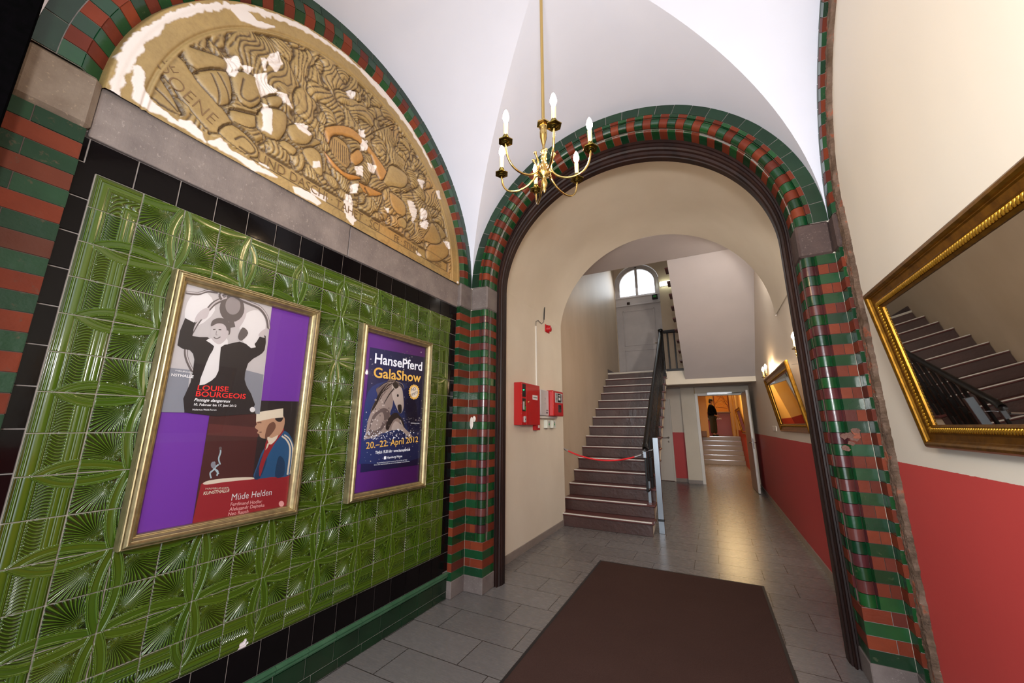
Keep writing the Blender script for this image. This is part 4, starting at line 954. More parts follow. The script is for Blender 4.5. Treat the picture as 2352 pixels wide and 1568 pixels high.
mb = MB(); mb.box((.76, 20.4, 1.05), (.86, 20.65, 4.2), 'warm_wood', .004); mb.box((.90, 20.2, 1.05), (.968, 20.4, 4.2), 'warm_wood', .004); struct(mb.build('trim_14'), 'wooden posts of the reception opening')
def picture(name, label, x0, x1, y, z0, z1, mats, cat='picture'):
    r_ = root(name, ((x0+x1)/2, y, z0), label, cat); mb = MB(); f = .05
    for q in ((x0, x1, z0, z0+f), (x0, x1, z1-f, z1), (x0, x0+f, z0+f, z1-f), (x1-f, x1, z0+f, z1-f)): mb.box((q[0], y-.03, q[2]), (q[1], y, q[3]), mats[0], .006)
    mb.build('frame', r_); mb = MB(); mb.box((x0+f, y-.012, z0+f), (x1-f, y-.002, z1-f), mats[1]); mb.build('print', r_); return r_
pp = picture('framed_map', 'orange framed town map over the reception desk', .10, .80, 22.39, 2.15, 3.3, ('print_brown', 'orange_print'))
mb = MB()
for k in range(12): mb.tube([(.15+.05*random.random(), 22.374, 2.3+random.random()*.8), (.5, 22.374, 2.3+random.random()*.8), (.74, 22.374, 2.3+random.random()*.8)], .008, random.choice(['orange_light', 'print_brown', 'orange_light']), 4)
mb.build('map_lines', pp)
picture('small_picture', 'small dark framed picture on the yellow wall left of the waiting person', -.46, -.24, 19.29, 2.95, 3.25, ('black_plastic', 'print_brown'))
stl = root('small_stool', (-.36, 18.8, .875), 'low wooden shelf block at the left of the corridor steps', 'shelf')
mb = MB(); mb.box((-.49, 18.98, 1.05), (-.30, 19.19, 1.28), 'counter_wood', .005); mb.build('block', stl)
# ---------------------------------------------------------------- framed posters on the tile wall
XF = -2.235          # back of the frames, resting on the relief
def frame_sweep(mb, y0, y1, z0, z1, prof, mat):
    # prof: (inset from the outer edge, height off the wall)
    V = []
    for i, h in prof: V += [(XF+h, y0+i, z0+i), (XF+h, y1-i, z0+i), (XF+h, y1-i, z1-i), (XF+h, y0+i, z1-i)]
    k = len(prof)
    mb.add(V, [(a*4+b, a*4+(b+1) % 4, (a+1)*4+(b+1) % 4, (a+1)*4+b) for a in range(k-1) for b in range(4)], mat)
PRF = [(0, 0), (0, .030), (.004, .036), (.010, .037), (.013, .033), (.016, .040), (.024, .046), (.030, .047), (.034, .041), (.038, .041), (.042, .045), (.047, .044), (.050, .036), (.058, .028), (.064, .026), (.067, .029), (.071, .028), (.074, .020), (.074, .010)]
PRF = [(i*.72, h*1.42) for i, h in PRF]
XG = XF+.014         # plane of the prints
def PP(o, s, x=XG):
    return lambda px, py: onx(o[0]+px/s, o[1]+py/s, x)
def area_poly(pts, f):
    return [f(*p)[1:] for p in pts]
class Print:
    """flat printed sheet: coloured shapes laid over each other by a tenth of a millimetre"""
    def __init__(s, f, x): s.f = f; s.mb = MB(); s.k = 0; s.x = x; s.last = None
    def sh(s, pts, mat, smooth=0):
        q = [s.f(*p)[1:] for p in (smoothpts(pts, smooth) if smooth else pts)]; s.k += .1 if len(pts) == 6 and not smooth else 1; x = s.x+s.k*.00010
        s.mb.add([(x, a, b) for a, b in q], [list(range(len(q)))], mat)
    def el(s, cx, cy, rx, ry, mat, n=20, rot=0):
        c, s_ = math.cos(rot), math.sin(rot)
        s.sh([(cx+rx*math.cos(a)*c-ry*math.sin(a)*s_, cy+rx*math.cos(a)*s_+ry*math.sin(a)*c) for a in [2*math.pi*k/n for k in range(n)]], mat)
    def st(s, pts, w, mat, taper=None):
        P = [np.array(p, float) for p in smoothpts(pts, 4, False)]; L = []; R_ = []
        for i, p in enumerate(P):
            t = P[min(i+1, len(P)-1)]-P[max(i-1, 0)]; t /= np.linalg.norm(t)+1e-9; n = np.array([-t[1], t[0]]); ww = w*(1 if taper is None else 1+(taper-1)*i/len(P))
            L.append(tuple(p+n*ww/2)); R_.append(tuple(p-n*ww/2))
        s.sh(L+R_[::-1], mat)
for nme, c in dict(pr_purple='6a3099', pr_grey1='b4afb1', pr_grey2='b5adb0', pr_grey3='8b8385', pr_dark='262022', pr_black='151113', pr_mid='5d5555', pr_white='cfccce', pr_bluegrey='80828c',
                   pr_red='c41f1e', pr_maroon='43201f', pr_maroon2='572a28', pr_crimson='8c2229', pr_tan='b08a70', pr_shadow='6c4a3c', pr_blue='224f77', pr_blue2='173655', pr_cream='cfc4b2',
                   pr_navy='232a63', pr_navy2='2f4488', pr_navy3='1b1c49', pr_star='dfe4f2', pr_gold='d5a850', pr_horse='b9adab', pr_horse2='e2dcdc', pr_horse3='7d7071', pr_horse4='3a3233', pr_pink='dca2a0', pr_glass='9fb4bd', pr_skirt='37353f').items():
    plain(nme, c, .5)
def framed(name, label, y0, y1, z0, z1):
    r_ = root(name, (XF, (y0+y1)/2, z0), label, 'framed poster'); mb = MB(); frame_sweep(mb, y0, y1, z0, z1, PRF, 'champagne_gilt'); mb.build('frame', r_)
    mb = MB(); mb.box((XF-.004, y0+.004, z0+.004), (XF+.011, y1-.004, z1-.004), 'pr_purple'); mb.build('backing_board', r_)
    mb = MB(); mb.poly([(XF+.022, y0+.05, z0+.05), (XF+.022, y1-.05, z0+.05), (XF+.022, y1-.05, z1-.05), (XF+.022, y0+.05, z1-.05)], 'poster_glass'); mb.build('glass', r_)
    return r_
def lay(txt, f, p, q, mat, parent, h, **k):
    """lettering that starts at p and ends at q (both measured on the print)"""
    a = Vector((0, *f(*p)[1:])); b = Vector((0, *f(*q)[1:])); a.x = b.x = XG+.0056; ex = (b-a); L = ex.length; ex.normalize(); ey = Vector((-1, 0, 0)).cross(ex)*-1
    ey = Vector((1, 0, 0)).cross(ex)
    o = text(txt, 1., (0, 0, 0), (0, 1, 0), (0, 0, 1), mat, None, 'lettering', **{**k, 'ext': 0})
    xs_ = [v.co.y for v in o.data.vertices]; zs_ = [v.co.z for v in o.data.vertices if True]; w0, w1 = min(xs_), max(xs_)
    m = Matrix([[0, 0, 1, a.x], [ex.y, ey.y, 0, a.y], [ex.z, ey.z, 0, a.z], [0, 0, 0, 1]])
    sx = L/(w1-w0); base = Vector(ORG[parent.name])
    for v in o.data.vertices:
        X, Z = (v.co.y-w0)*sx, v.co.z*h; v.co = (m @ Vector((X, Z, 0)))-base
    o.parent = parent; ORG[o.name] = tuple(base); return o
r1 = framed('framed_poster', 'larger gilt frame with two art exhibition posters on purple, on the green tiles', .749, 1.512, .992, 2.222)
f1 = PP((250, 600), 2.306)
pb = Print(f1, XG+.0012)
pb.sh([(545, 735), (1005, 742), (943, 1303), (440, 1392)], 'pr_maroon')
pb.sh([(805, 737), (1005, 742), (985, 900), (960, 1130), (760, 1150), (790, 900)], 'pr_dark'); pb.sh([(530, 860), (800, 880), (790, 930), (520, 920)], 'pr_maroon2')
pb.sh([(487, 1180), (500, 1170), (620, 1152), (760, 1146), (955, 1130), (943, 1303), (440, 1392)], 'pr_crimson')
pb.sh([(497, 1176), (530, 1160), (640, 1146), (755, 1143), (770, 1152), (690, 1160), (600, 1170), (520, 1182)], 'pr_cream', 3)
pb.sh([(768, 1148), (785, 1080), (810, 1010), (850, 955), (900, 900), (945, 905), (972, 950), (980, 1010), (958, 1130), (860, 1142)], 'pr_blue', 3)
pb.sh([(768, 1148), (790, 1080), (815, 1020), (830, 1000), (835, 1060), (800, 1146)], 'pr_blue2', 3); pb.sh([(880, 1140), (890, 1060), (905, 1030), (930, 1060), (925, 1134)], 'pr_blue2', 3)
pb.st([(915, 925), (940, 945), (958, 985), (955, 1050), (945, 1130)], 9, 'pr_cream'); pb.st([(928, 918), (955, 940), (972, 985), (970, 1050), (960, 1125)], 7, 'pr_cream')
pb.sh([(835, 945), (870, 925), (915, 880), (925, 900), (880, 960), (830, 1050), (800, 1140), (795, 1090), (820, 1010)], 'pr_crimson', 3)
pb.sh([(828, 1000), (838, 965), (850, 960), (840, 985)], 'pr_cream')
pb.sh([(860, 830), (925, 820), (925, 880), (895, 925), (850, 950), (835, 930)], 'pr_tan', 3); pb.sh([(785, 845), (870, 828), (885, 870), (860, 915), (828, 938), (800, 930), (795, 915), (783, 908), (790, 895), (772, 880), (782, 862)], 'pr_tan', 3)
pb.sh([(840, 870), (872, 850), (882, 880), (850, 925), (825, 935)], 'pr_shadow', 3); pb.el(893, 855, 13, 20, 'pr_tan'); pb.sh([(838, 930), (862, 935), (895, 920), (880, 950), (850, 970)], 'pr_cream', 3)
pb.sh([(785, 800), (790, 780), (830, 760), (890, 752), (925, 775), (922, 830), (905, 850), (880, 838), (870, 800)], 'pr_dark', 3)
pb.sh([(780, 800), (840, 790), (922, 778), (922, 826), (860, 832), (778, 850)], 'pr_cream', 0); pb.st([(785, 855), (800, 852), (806, 856)], 6, 'pr_shadow'); pb.st([(795, 905), (808, 904)], 5, 'pr_shadow')
for P in ([(587, 985), (590, 1010), (580, 1045), (588, 1075)], [(560, 1062), (545, 1080), (555, 1100), (535, 1120), (540, 1148)], [(555, 1100), (575, 1110), (570, 1135)], [(580, 1075), (560, 1095), (580, 1125)]): pb.st(P, 8, 'pr_glass')
pb.el(589, 990, 8, 9, 'pr_mid'); pb.el(551, 1078, 13, 18, 'pr_bluegrey'); pb.el(912, 1283, 14, 15, 'pr_pink')
o2 = pb.mb.build('poster', r1); o2['label'] = 'dark red poster with a seated man in a blue jacket and head bandage'
for tx, p, q, h, m, k in (('HAMBURGER', (508, 1208), (632, 1203), .012, 'pr_cream', {}), ('KUNSTHALLE', (497, 1236), (634, 1220), .021, 'pr_cream', dict(bold=.02)), ('Müde Helden', (645, 1266), (858, 1236), .046, 'pr_white', {}),
                          ('Ferdinand Hodler', (640, 1295), (808, 1278), .024, 'pr_pink', dict(bold=.01)), ('Aleksandr Dejneka', (633, 1322), (820, 1298), .024, 'pr_pink', dict(bold=.01)), ('Neo Rauch', (628, 1347), (735, 1330), .024, 'pr_pink', dict(bold=.01))):
    lay(tx, f1, p, q, m, o2, h, **k)
pa = Print(f1, XG+.0034)
pa.sh([(352, 92), (862, 240), (797, 808), (270, 798)], 'pr_grey1'); pa.sh([(290, 560), (430, 575), (400, 800), (270, 798)], 'pr_bluegrey'); pa.sh([(720, 575), (818, 600), (797, 808), (690, 806)], 'pr_bluegrey')
pa.sh([(430, 190), (520, 170), (560, 260), (470, 340), (400, 300)], 'pr_white', 3); pa.sh([(690, 350), (720, 280), (790, 260), (830, 330), (800, 420), (720, 440)], 'pr_white', 3); pa.sh([(640, 250), (720, 250), (720, 300), (680, 360), (660, 330)], 'pr_grey2', 3)
pa.el(650, 250, 66, 72, 'pr_mid'); pa.el(655, 235, 40, 48, 'pr_grey3'); pa.st([(640, 300), (650, 330), (655, 350)], 26, 'pr_mid')
for P, wd in (([(405, 165), (470, 172), (520, 158), (575, 165)], 18), ([(620, 195), (560, 220), (520, 260), (470, 320), (440, 370), (415, 420), (405, 480), (415, 530), (445, 590)], 24), ([(690, 200), (750, 225), (800, 250), (835, 300), (845, 360)], 22), ([(600, 200), (590, 180), (620, 170), (660, 180), (700, 205)], 26)):
    pa.st(P, wd, 'pr_mid', .8); pa.st([(a+3, b-3) for a, b in P], wd*.35, 'pr_grey2', .7)
pa.sh([(402, 300), (455, 325), (440, 395), (520, 402), (545, 420), (620, 440), (690, 425), (760, 448), (795, 400), (828, 395), (822, 470), (790, 500), (735, 540), (715, 640), (750, 700), (745, 808), (398, 800), (430, 640), (450, 520), (425, 470), (360, 445)], 'pr_dark', 2)
pa.sh([(430, 640), (455, 560), (700, 570), (735, 690), (775, 808), (396, 800)], 'pr_dark')
pa.sh([(400, 300), (430, 275), (462, 300), (448, 325)], 'pr_white'); pa.sh([(455, 325), (455, 300), (480, 265), (520, 245), (530, 262), (515, 300), (480, 310)], 'pr_grey2', 3); pa.sh([(790, 395), (800, 375), (830, 355), (845, 365), (820, 390), (822, 405)], 'pr_grey2', 3)
pa.sh([(512, 420), (545, 408), (560, 430), (600, 432), (620, 405), (628, 440), (590, 455), (578, 580), (540, 632), (476, 656), (500, 575), (530, 500), (555, 450)], 'pr_white', 2)
pa.sh([(540, 350), (560, 325), (600, 318), (635, 340), (630, 385), (612, 420), (580, 440), (548, 420), (536, 390)], 'pr_grey2', 3); pa.sh([(545, 350), (575, 345), (590, 380), (575, 420), (548, 412), (538, 388)], 'pr_grey1', 3)
pa.sh([(538, 345), (545, 315), (580, 300), (620, 310), (640, 340), (638, 385), (625, 385), (618, 350), (600, 332), (570, 330)], 'pr_mid', 3)
pa.st([(549, 362), (562, 360)], 5, 'pr_dark'); pa.st([(578, 362), (592, 363)], 5, 'pr_dark'); pa.st([(552, 402), (568, 410), (588, 400)], 5, 'pr_mid'); pa.st([(568, 368), (564, 388), (572, 390)], 4, 'pr_grey3'); pa.el(625, 378, 6, 12, 'pr_grey2')
pa.el(757, 785, 14, 14, 'pr_white'); pa.sh([(705, 350), (735, 380), (700, 420), (680, 400)], 'pr_mid', 3); pa.sh([(725, 440), (760, 420), (775, 455), (750, 460)], 'pr_white')
o1 = pa.mb.build('poster', r1); o1['label'] = 'black and white poster with a smiling person in a dark coat and red title'
XG_ = XG; XG = XG+.0026
for tx, p, q, h, m, k in (('MBURGER', (348, 582), (440, 594), .010, 'pr_white', {}), ('NSTHALLE', (325, 607), (443, 618), .018, 'pr_white', dict(bold=.02)), ('LOUISE', (464, 682), (628, 690), .036, 'pr_red', dict(bold=.01)), ('BOURGEOIS', (455, 714), (719, 728), .036, 'pr_red', dict(bold=.01)),
                          ('Passage dangereux', (446, 740), (640, 748), .021, 'pr_white', dict(shear=.3, bold=.01)), ('10. Februar bis 17. Juni 2012', (446, 763), (670, 771), .016, 'pr_white', dict(bold=.01)), ('Hubertus-Wald-Forum', (438, 789), (565, 791), .012, 'pr_white', {})):
    lay(tx, f1, p, q, m, o1, h, **k)
XG = XG_
r2 = framed('framed_poster', 'smaller gilt frame with a blue horse show poster on purple, on the green tiles', 1.858, 2.634, .990, 2.226)
f2 = PP((780, 720), 3.483); ph = Print(f2, XG+.0012)
ph.sh([(243, 268), (690, 352), (645, 1208), (165, 1270)], 'pr_navy'); ph.sh([(205, 700), (300, 560), (520, 560), (660, 800), (650, 1150), (180, 1200), (165, 1150)], 'pr_navy2', 3); ph.sh([(500, 620), (650, 600), (660, 900), (560, 950), (520, 800)], 'pr_navy', 3); ph.sh([(520, 700), (600, 690), (620, 860), (560, 880)], 'pr_navy3', 3)
rs_ = random.Random(5)
for k in range(300):
    u, v = rs_.random(), rs_.random()
    if k > 120: v = .60+.4*v*rs_.random(); 
    y = 280+v*920; xl = 243-(y-268)*.078; xr = 690-(y-352)*.052; x = xl+8+(xr-xl-16)*u; r_ = rs_.choice([2, 2, 3, 3, 4, 6]); ph.el(x, y, r_*.8, r_, rs_.choice(['pr_star', 'pr_bluegrey', 'pr_star']), 6)
ph.sh([(205, 960), (225, 850), (260, 760), (300, 690), (345, 640), (380, 560), (420, 545), (470, 560), (440, 640), (425, 700), (420, 740), (400, 800), (420, 830), (460, 800), (480, 870), (420, 930), (330, 960), (290, 985), (200, 1005), (190, 990)], 'pr_horse', 3)
ph.sh([(225, 950), (260, 820), (330, 760), (370, 760), (400, 800), (370, 880), (300, 960), (210, 985)], 'pr_horse3', 3); ph.sh([(240, 920), (290, 820), (340, 790), (350, 860), (300, 930)], 'pr_horse', 3)
ph.sh([(420, 545), (465, 575), (495, 600), (505, 660), (510, 740), (495, 790), (475, 795), (455, 760), (430, 700), (415, 640)], 'pr_horse2', 3); ph.sh([(460, 735), (490, 730), (492, 788), (472, 792)], 'pr_horse4', 3); ph.el(462, 655, 8, 11, 'pr_horse4')
ph.sh([(243, 790), (265, 730), (300, 660), (290, 600), (360, 560), (400, 520), (440, 530), (500, 590), (470, 580), (420, 570), (380, 610), (340, 660), (300, 720)], 'pr_horse3', 3); ph.sh([(250, 780), (300, 700), (350, 620), (400, 570), (380, 560), (330, 610), (290, 680)], 'pr_horse4', 3); ph.sh([(420, 560), (450, 545), (468, 585), (440, 600)], 'pr_horse4', 3)
ph.sh([(375, 860), (420, 800), (460, 795), (470, 825), (430, 850), (400, 900), (385, 930), (365, 920)], 'pr_horse4', 3); ph.st([(455, 810), (490, 850), (505, 900), (500, 945)], 20, 'pr_horse4', .8); ph.st([(480, 850), (500, 900), (508, 925)], 10, 'pr_horse2')
ph.sh([(410, 930), (440, 860), (490, 890), (530, 930), (570, 970), (590, 1005), (565, 1005), (530, 970), (480, 930)], 'pr_horse2', 3); ph.el(575, 1000, 17, 12, 'pr_horse4', rot=.5)
for k in range(46):
    ph.el(rs_.uniform(250, 395), rs_.uniform(690, 930), rs_.uniform(4, 9), rs_.uniform(4, 9), rs_.choice(['pr_horse2', 'pr_horse', 'pr_horse3']), 6)
for P in ([(425, 545), (380, 560), (335, 620), (300, 700)], [(415, 560), (360, 600), (320, 680), (262, 770)], [(400, 545), (350, 560), (300, 600)], [(430, 600), (390, 650), (350, 720)], [(440, 540), (490, 560), (505, 600)], [(380, 600), (330, 640), (290, 720), (245, 790)]):
    ph.st(P, 11, 'pr_horse4', .3); ph.st([(a+5, b+3) for a, b in P], 6, 'pr_horse', .3)
for k in range(90):
    a = rs_.random(); ph.el(190+a*400, 925+rs_.random()*80, 4, 5, 'pr_star', 6)
n = 40; ph.sh([(590+(46 if k % 2 else 38)*math.cos(2*math.pi*k/n), 627+(64 if k % 2 else 54)*math.sin(2*math.pi*k/n)) for k in range(n)], 'pr_gold')
ph.el(590, 627, 30, 44, 'pr_cream'); ph.sh([(348, 1142), (366, 1140), (365, 1164), (347, 1166)], 'pr_star')
o3 = ph.mb.build('poster', r2); o3['label'] = 'blue poster with a rearing white horse and gold lettering'
XG = XG+.0492-.0456
XG = XG_+.052
XG = XG_
def lay2(*a, **k):
    global XG
    XG_0 = XG; XG = XG_0+.050*0
    o = lay(*a, **k); XG = XG_0; 
    dx = ph.k*.00010+.0016-.0056+.0012
    for v in o.data.vertices: v.co.x += dx
    return o
for tx, p, q, h, m, k in (('HansePferd', (272, 395), (652, 458), .108, 'pr_star', dict(bold=.018)), ('GalaShow', (262, 508), (643, 548), .108, 'pr_gold', dict(bold=.018)), ('20.–22. April 2012', (203, 1082), (620, 1025), .066, 'pr_gold', dict(bold=.01)), ('Täglich 19.30 Uhr · www.hansepferd.de', (277, 1122), (556, 1095), .030, 'pr_star', dict(bold=.02)),
                          ('Hamburg Messe', (372, 1160), (492, 1146), .024, 'pr_star', dict(bold=.01)), ('Zusätzliche Karten gelten am gleichen Tag auch für die Messe', (290, 1198), (532, 1172), .011, 'pr_star', {}), ('Einlass über www.hansepferd.de oder an den bekannten Vorverkaufsstellen', (268, 1214), (552, 1184), .011, 'pr_star', {}),
                          ('NO', (568, 622), (604, 612), .040, 'pr_navy3', {}), ('LIMITS', (560, 664), (622, 636), .030, 'pr_navy3', {}), ('VERTRETUNGEN', (560, 880), (630, 882), .012, 'pr_star', {})):
    lay2(tx, f2, p, q, m, o3, h, **k)

# ---------------------------------------------------------------- gilt mirrors that lean out from the right wall
def mirror(name, label, y0, y1, zb, H, lean, xw, fw=.105):
    """y0 near end, y1 far end, hung on the wall x = xw, bottom edge against it, tilted forward by 'lean'"""
    r_ = root(name, (xw, (y0+y1)/2, zb), label, 'mirror')
    a = math.asin(lean/H); W = y1-y0
    up = Vector((-math.sin(a), 0, math.cos(a))); al = Vector((0, -1, 0)); nn = Vector((-math.cos(a), 0, -math.sin(a)))
    Mx = Matrix([[al[i], up[i], nn[i], (xw-.012, y1, zb)[i]] for i in range(3)]+[[0, 0, 0, 1]])
    prof = [(0, 0), (0, .018), (.004, .030), (.012, .037), (.022, .038), (.030, .032), (.033, .026), (.036, .026), (.040, .020), (.062, .017), (.070, .022), (.073, .018), (.092, .014), (.095, .018), (.105, .012), (.105, .006)]
    mb = MB(); V = []
    for i, h in prof: V += [Mx @ Vector(p) for p in ((i, i, h), (W-i, i, h), (W-i, H-i, h), (i, H-i, h))]
    mb.add(V, [(p*4+b, p*4+(b+1) % 4, (p+1)*4+(b+1) % 4, (p+1)*4+b) for p in range(len(prof)-1) for b in range(4)], 'antique_gilt')
    mb.box((0, 0, 0), (W, H, .003), 'warm_wood', Mx=Mx); mb.build('frame', r_)
    mb = MB(); i0 = .082; st_ = .0155
    def bead(cx, cy, ang):
        R3 = Matrix.Rotation(ang, 3, 'Z'); V = []; c = Vector((cx, cy, .020)); n, m = 6, 4
        for i in range(m+1):
            t = math.pi*i/m
            for k in range(n):
                b = 2*math.pi*k/n; q = R3 @ Vector((.0145*math.cos(t), .0058*math.sin(t)*math.cos(b), .0075*math.sin(t)*math.sin(b))); V.append(Mx @ (c+q))
        mb.add(V, [(i*n+k, i*n+(k+1) % n, (i+1)*n+(k+1) % n, (i+1)*n+k) for i in range(m) for k in range(n)], 'bright_gilt', True)
    k = int((W-2*i0)/st_)
    for j in range(k): bead(i0+(j+.5)*(W-2*i0)/k, i0, .9); bead(i0+(j+.5)*(W-2*i0)/k, H-i0, .9)
    k = int((H-2*i0)/st_)
    for j in range(k): bead(i0, i0+(j+.5)*(H-2*i0)/k, .7); bead(W-i0, i0+(j+.5)*(H-2*i0)/k, .7)
    mb.build('rope_beading', r_)
    mb = MB(); mb.poly([Mx @ Vector(p) for p in ((.1, .1, .008), (W-.1, .1, .008), (W-.1, H-.1, .008), (.1, H-.1, .008))], 'mirror_glass'); mb.build('glass', r_)
    return r_, Mx, W
mr1 = mirror('wall_mirror', 'large gilt mirror leaning from the lobby wall, beside the right brick jamb', 1.05, 2.565, 1.405, .79, .115, XR+.045)
mr2 = mirror('wall_mirror', 'gilt mirror between the candle lamps on the passage wall above the red dado', 4.87, 6.79, 1.425, .775, .125, XPR)
mb = MB(); mb.tube([(XPR-.002, 4.72, 2.13), (XPR-.03, 4.80, 2.13), (XPR-.10, 4.90, 2.14)], .002, 'cable_grey', 6)
for k in range(4): mb.tube([(XPR-.04-.012*math.cos(a), 4.83+.012*math.sin(a)+.004*k, 2.13+.02*math.sin(a*2)) for a in np.linspace(0, 6.2, 9)], .002, 'cable_grey', 5)
mb.build('hanging_wire', mr2[0])
mr3 = mirror('wall_mirror', 'distant gilt mirror on the corridor wall beyond the open door', 14.4, 16.9, 1.22, .90, .16, .968)

# ---------------------------------------------------------------- chandelier
CX, CY, CZ = -.70, 1.72, 2.94
ch = root('chandelier', (CX, CY, 4.4), 'polished brass chandelier with six lit candle bulbs hanging in the lobby', 'chandelier')
mb = MB(); mb.tube([(CX, CY, 3.15), (CX, CY, 4.49)], .010, 'brass', 14); mb.build('rod', ch)
mb = MB(); mb.lathe([(0, .0), (.05, -.0), (.055, -.02), (.02, -.05), (.012, -.06)], (CX, CY, 4.50), 'brass'); mb.build('ceiling_canopy', ch)
mb = MB(); c = (CX, CY, 0); dz = lambda L: [(r, z) for r, z in L]
mb.lathe([(0, 3.205), (.018, 3.205), (.038, 3.195), (.040, 3.185), (.018, 3.178)], c, 'brass', 6, smooth=False)
mb.lathe([(.018, 3.18), (.026, 3.165), (.018, 3.15), (.022, 3.135), (.020, 3.10), (.009, 3.05), (.008, 3.02), (.018, 3.012), (.020, 3.0), (.010, 2.99), (.017, 2.975), (.017, 2.955), (.009, 2.945), (.022, 2.925), (.026, 2.905), (.022, 2.885), (.036, 2.872), (.036, 2.855), (.014, 2.842), (.011, 2.83), (.020, 2.805), (.016, 2.785), (.008, 2.775), (.012, 2.765), (.007, 2.755), (.004, 2.748), (0, 2.744)], c, 'brass')
mb.build('stem', ch)
for k in range(6):
    a = 5.3+k*math.pi/3; ca, sa = math.cos(a), math.sin(a); R = .262; P = lambda r, z: (CX+r*ca, CY+r*sa, z)
    mb = MB(); pts = [P(r, z) for r, z in smoothpts([(.062, 2.965), (.048, 2.940), (.040, 2.90), (.055, 2.855), (.10, 2.815), (.16, 2.800), (.215, 2.815), (.25, 2.86), (.262, 2.925)], 5, False)]
    mb.tube(pts, .0058, 'brass', 10); mb.ball(P(.062, 2.970), .009, 'brass'); mb.tube([P(.03, 2.865), P(.05, 2.863)], .007, 'brass'); arm = mb.build('arm', ch)
    mb = MB(); q = P(R, 2.93); mb.lathe([(0, 0), (.012, 0), (.013, .004), (.026, .008), (.040, .009), (.041, .012), (.028, .012), (.016, .014)], q, 'dark_brass', 6, smooth=False); mb.lathe([(.020, .004), (.021, .008), (.012, .012), (.011, .022), (.0165, .028), (.0175, .038), (.014, .046), (.012, .05)], q, 'dark_brass', 18); mb.build('drip_pan', arm)
    mb = MB(); mb.lathe([(.0115, .03), (.0118, .12), (.0095, .125), (0, .125)], q, 'candle_sleeve', 16); mb.build('candle', arm)
    mb = MB(); mb.lathe([(.007, .125), (.010, .132), (.0165, .150), (.0170, .163), (.0120, .184), (.0055, .200), (0, .207)], q, 'bulb', 14); mb.build('bulb', arm)

# ---------------------------------------------------------------- candle sconces on the passage wall
def sconce(y, z, label):
    r_ = root('wall_sconce', (XPR, y, z-.05), label, 'wall sconce', None)
    mb = MB(); mb.lathe([(0, -.02), (.022, -.018), (.032, -.006), (.034, 0)], (XPR, y, z-.06), 'brass', axis='x'); mb.ball((XPR-.03, y, z-.06), .015, 'brass'); mb.build('back_plate', r_)
    for s in (-1, 1):
        mb = MB(); yy = y+s*.17; x = XPR-.10
        mb.tube([tuple(p) for p in smoothpts([(XPR-.03, y, z-.06), (XPR-.07, y+s*.05, z-.10), (XPR-.09, y+s*.12, z-.10), (x, yy, z-.05), (x, yy, z)], 4, False)], .0055, 'brass'); arm = mb.build('arm', r_)
        mb = MB(); mb.lathe([(0, -.0), (.030, .006), (.032, .012), (.012, .014), (.014, .03), (.011, .034)], (x, yy, z), 'brass', 12); mb.build('drip_pan', arm)
        mb = MB(); mb.lathe([(.0125, .02), (.0125, .105), (0, .106)], (x, yy, z), 'candle_sleeve'); mb.build('candle', arm)
        mb = MB(); mb.lathe([(.008, .105), (.012, .112), (.018, .130), (.0185, .140), (.012, .160), (0, .182)], (x, yy, z), 'bulb', 12); mb.build('bulb', arm)
    return r_
sconce(4.42, 2.245, 'lit brass candle sconce just behind the right brick jamb, nearer than the passage mirror')
sconce(7.13, 2.26, 'lit brass candle sconce beyond the far end of the passage mirror')
t_ = root('wall_socket', (XPR, 7.9, 1.43), 'small pale socket plate above the red dado in the passage', 'socket')
mb = MB(); mb.box((XPR-.008, 7.55, 1.42), (XPR, 7.95, 1.50), 'white_plastic', .003); mb.build('cover_plate', t_)

# ---------------------------------------------------------------- fire alarm cabinets on the left passage wall
X0 = XPL
a1 = root('alarm_cabinet', (X0, 4.5, 1.5), 'tall red alarm cabinet with a green lamp, left of the grey box', 'alarm cabinet')
mb = MB(); mb.box((X0, 4.25, 1.503), (X0+.11, 4.80, 2.03), 'red_cabinet', .004)
for k in range(5): mb.ball((X0+.108, 4.248, 1.52+k*.122), .004, 'chrome', 6, 4)
mb.build('body', a1)
mb = MB(); mb.box((X0+.11, 4.375, 1.507), (X0+.116, 4.797, 2.026), 'red_cabinet', .002); d_ = mb.build('cabinet_door', a1)
mb = MB(); mb.lathe([(0, .018), (.008, .016), (.009, 0)], (X0+.116, 4.42, 1.79), 'brass', 10, axis='x'); mb.build('lock', d_); mb = MB(); mb.box((X0+.116, 4.56, 1.83), (X0+.118, 4.72, 1.89), 'label_white'); mb.build('label', d_)
text('FEUERWEHR', .024, (X0+.119, 4.575, 1.852), (0, 1, 0), (0, 0, 1), 'black_plastic', d_, 'lettering', .0003, .95)
mb = MB(); mb.box((X0+.108, 4.268, 1.85), (X0+.112, 4.365, 2.01), 'black_plastic', .001); mb.box((X0+.108, 4.268, 1.67), (X0+.112, 4.365, 1.83), 'black_plastic', .001); mb.build('window', a1)
mb = MB(); mb.ball((X0+.114, 4.30, 1.935), .007, 'led', 8, 6); mb.box((X0+.112, 4.28, 1.69), (X0+.116, 4.32, 1.79), 'silver_cabinet', .002); mb.box((X0+.112, 4.33, 1.74), (X0+.115, 4.36, 1.81), 'brass', .002); mb.box((X0+.112, 4.325, 1.68), (X0+.115, 4.36, 1.73), 'green_plastic', .002); mb.build('indicators', a1)
mb = MB(); mb.box((X0+.108, 4.30, 1.535), (X0+.122, 4.36, 1.61), 'silver_cabinet', .005); mb.lathe([(0, .005), (.008, .004), (.008, 0)], (X0+.122, 4.33, 1.573), 'black_plastic', 10, axis='x'); mb.build('key_deposit', a1)
a2 = root('control_box', (X0, 5.1, 1.63), 'light grey metal control box between the two red cabinets', 'control box')
mb = MB(); mb.box((X0, 4.905, 1.635), (X0+.085, 5.20, 1.995), 'silver_cabinet', .006); mb.build('body', a2)
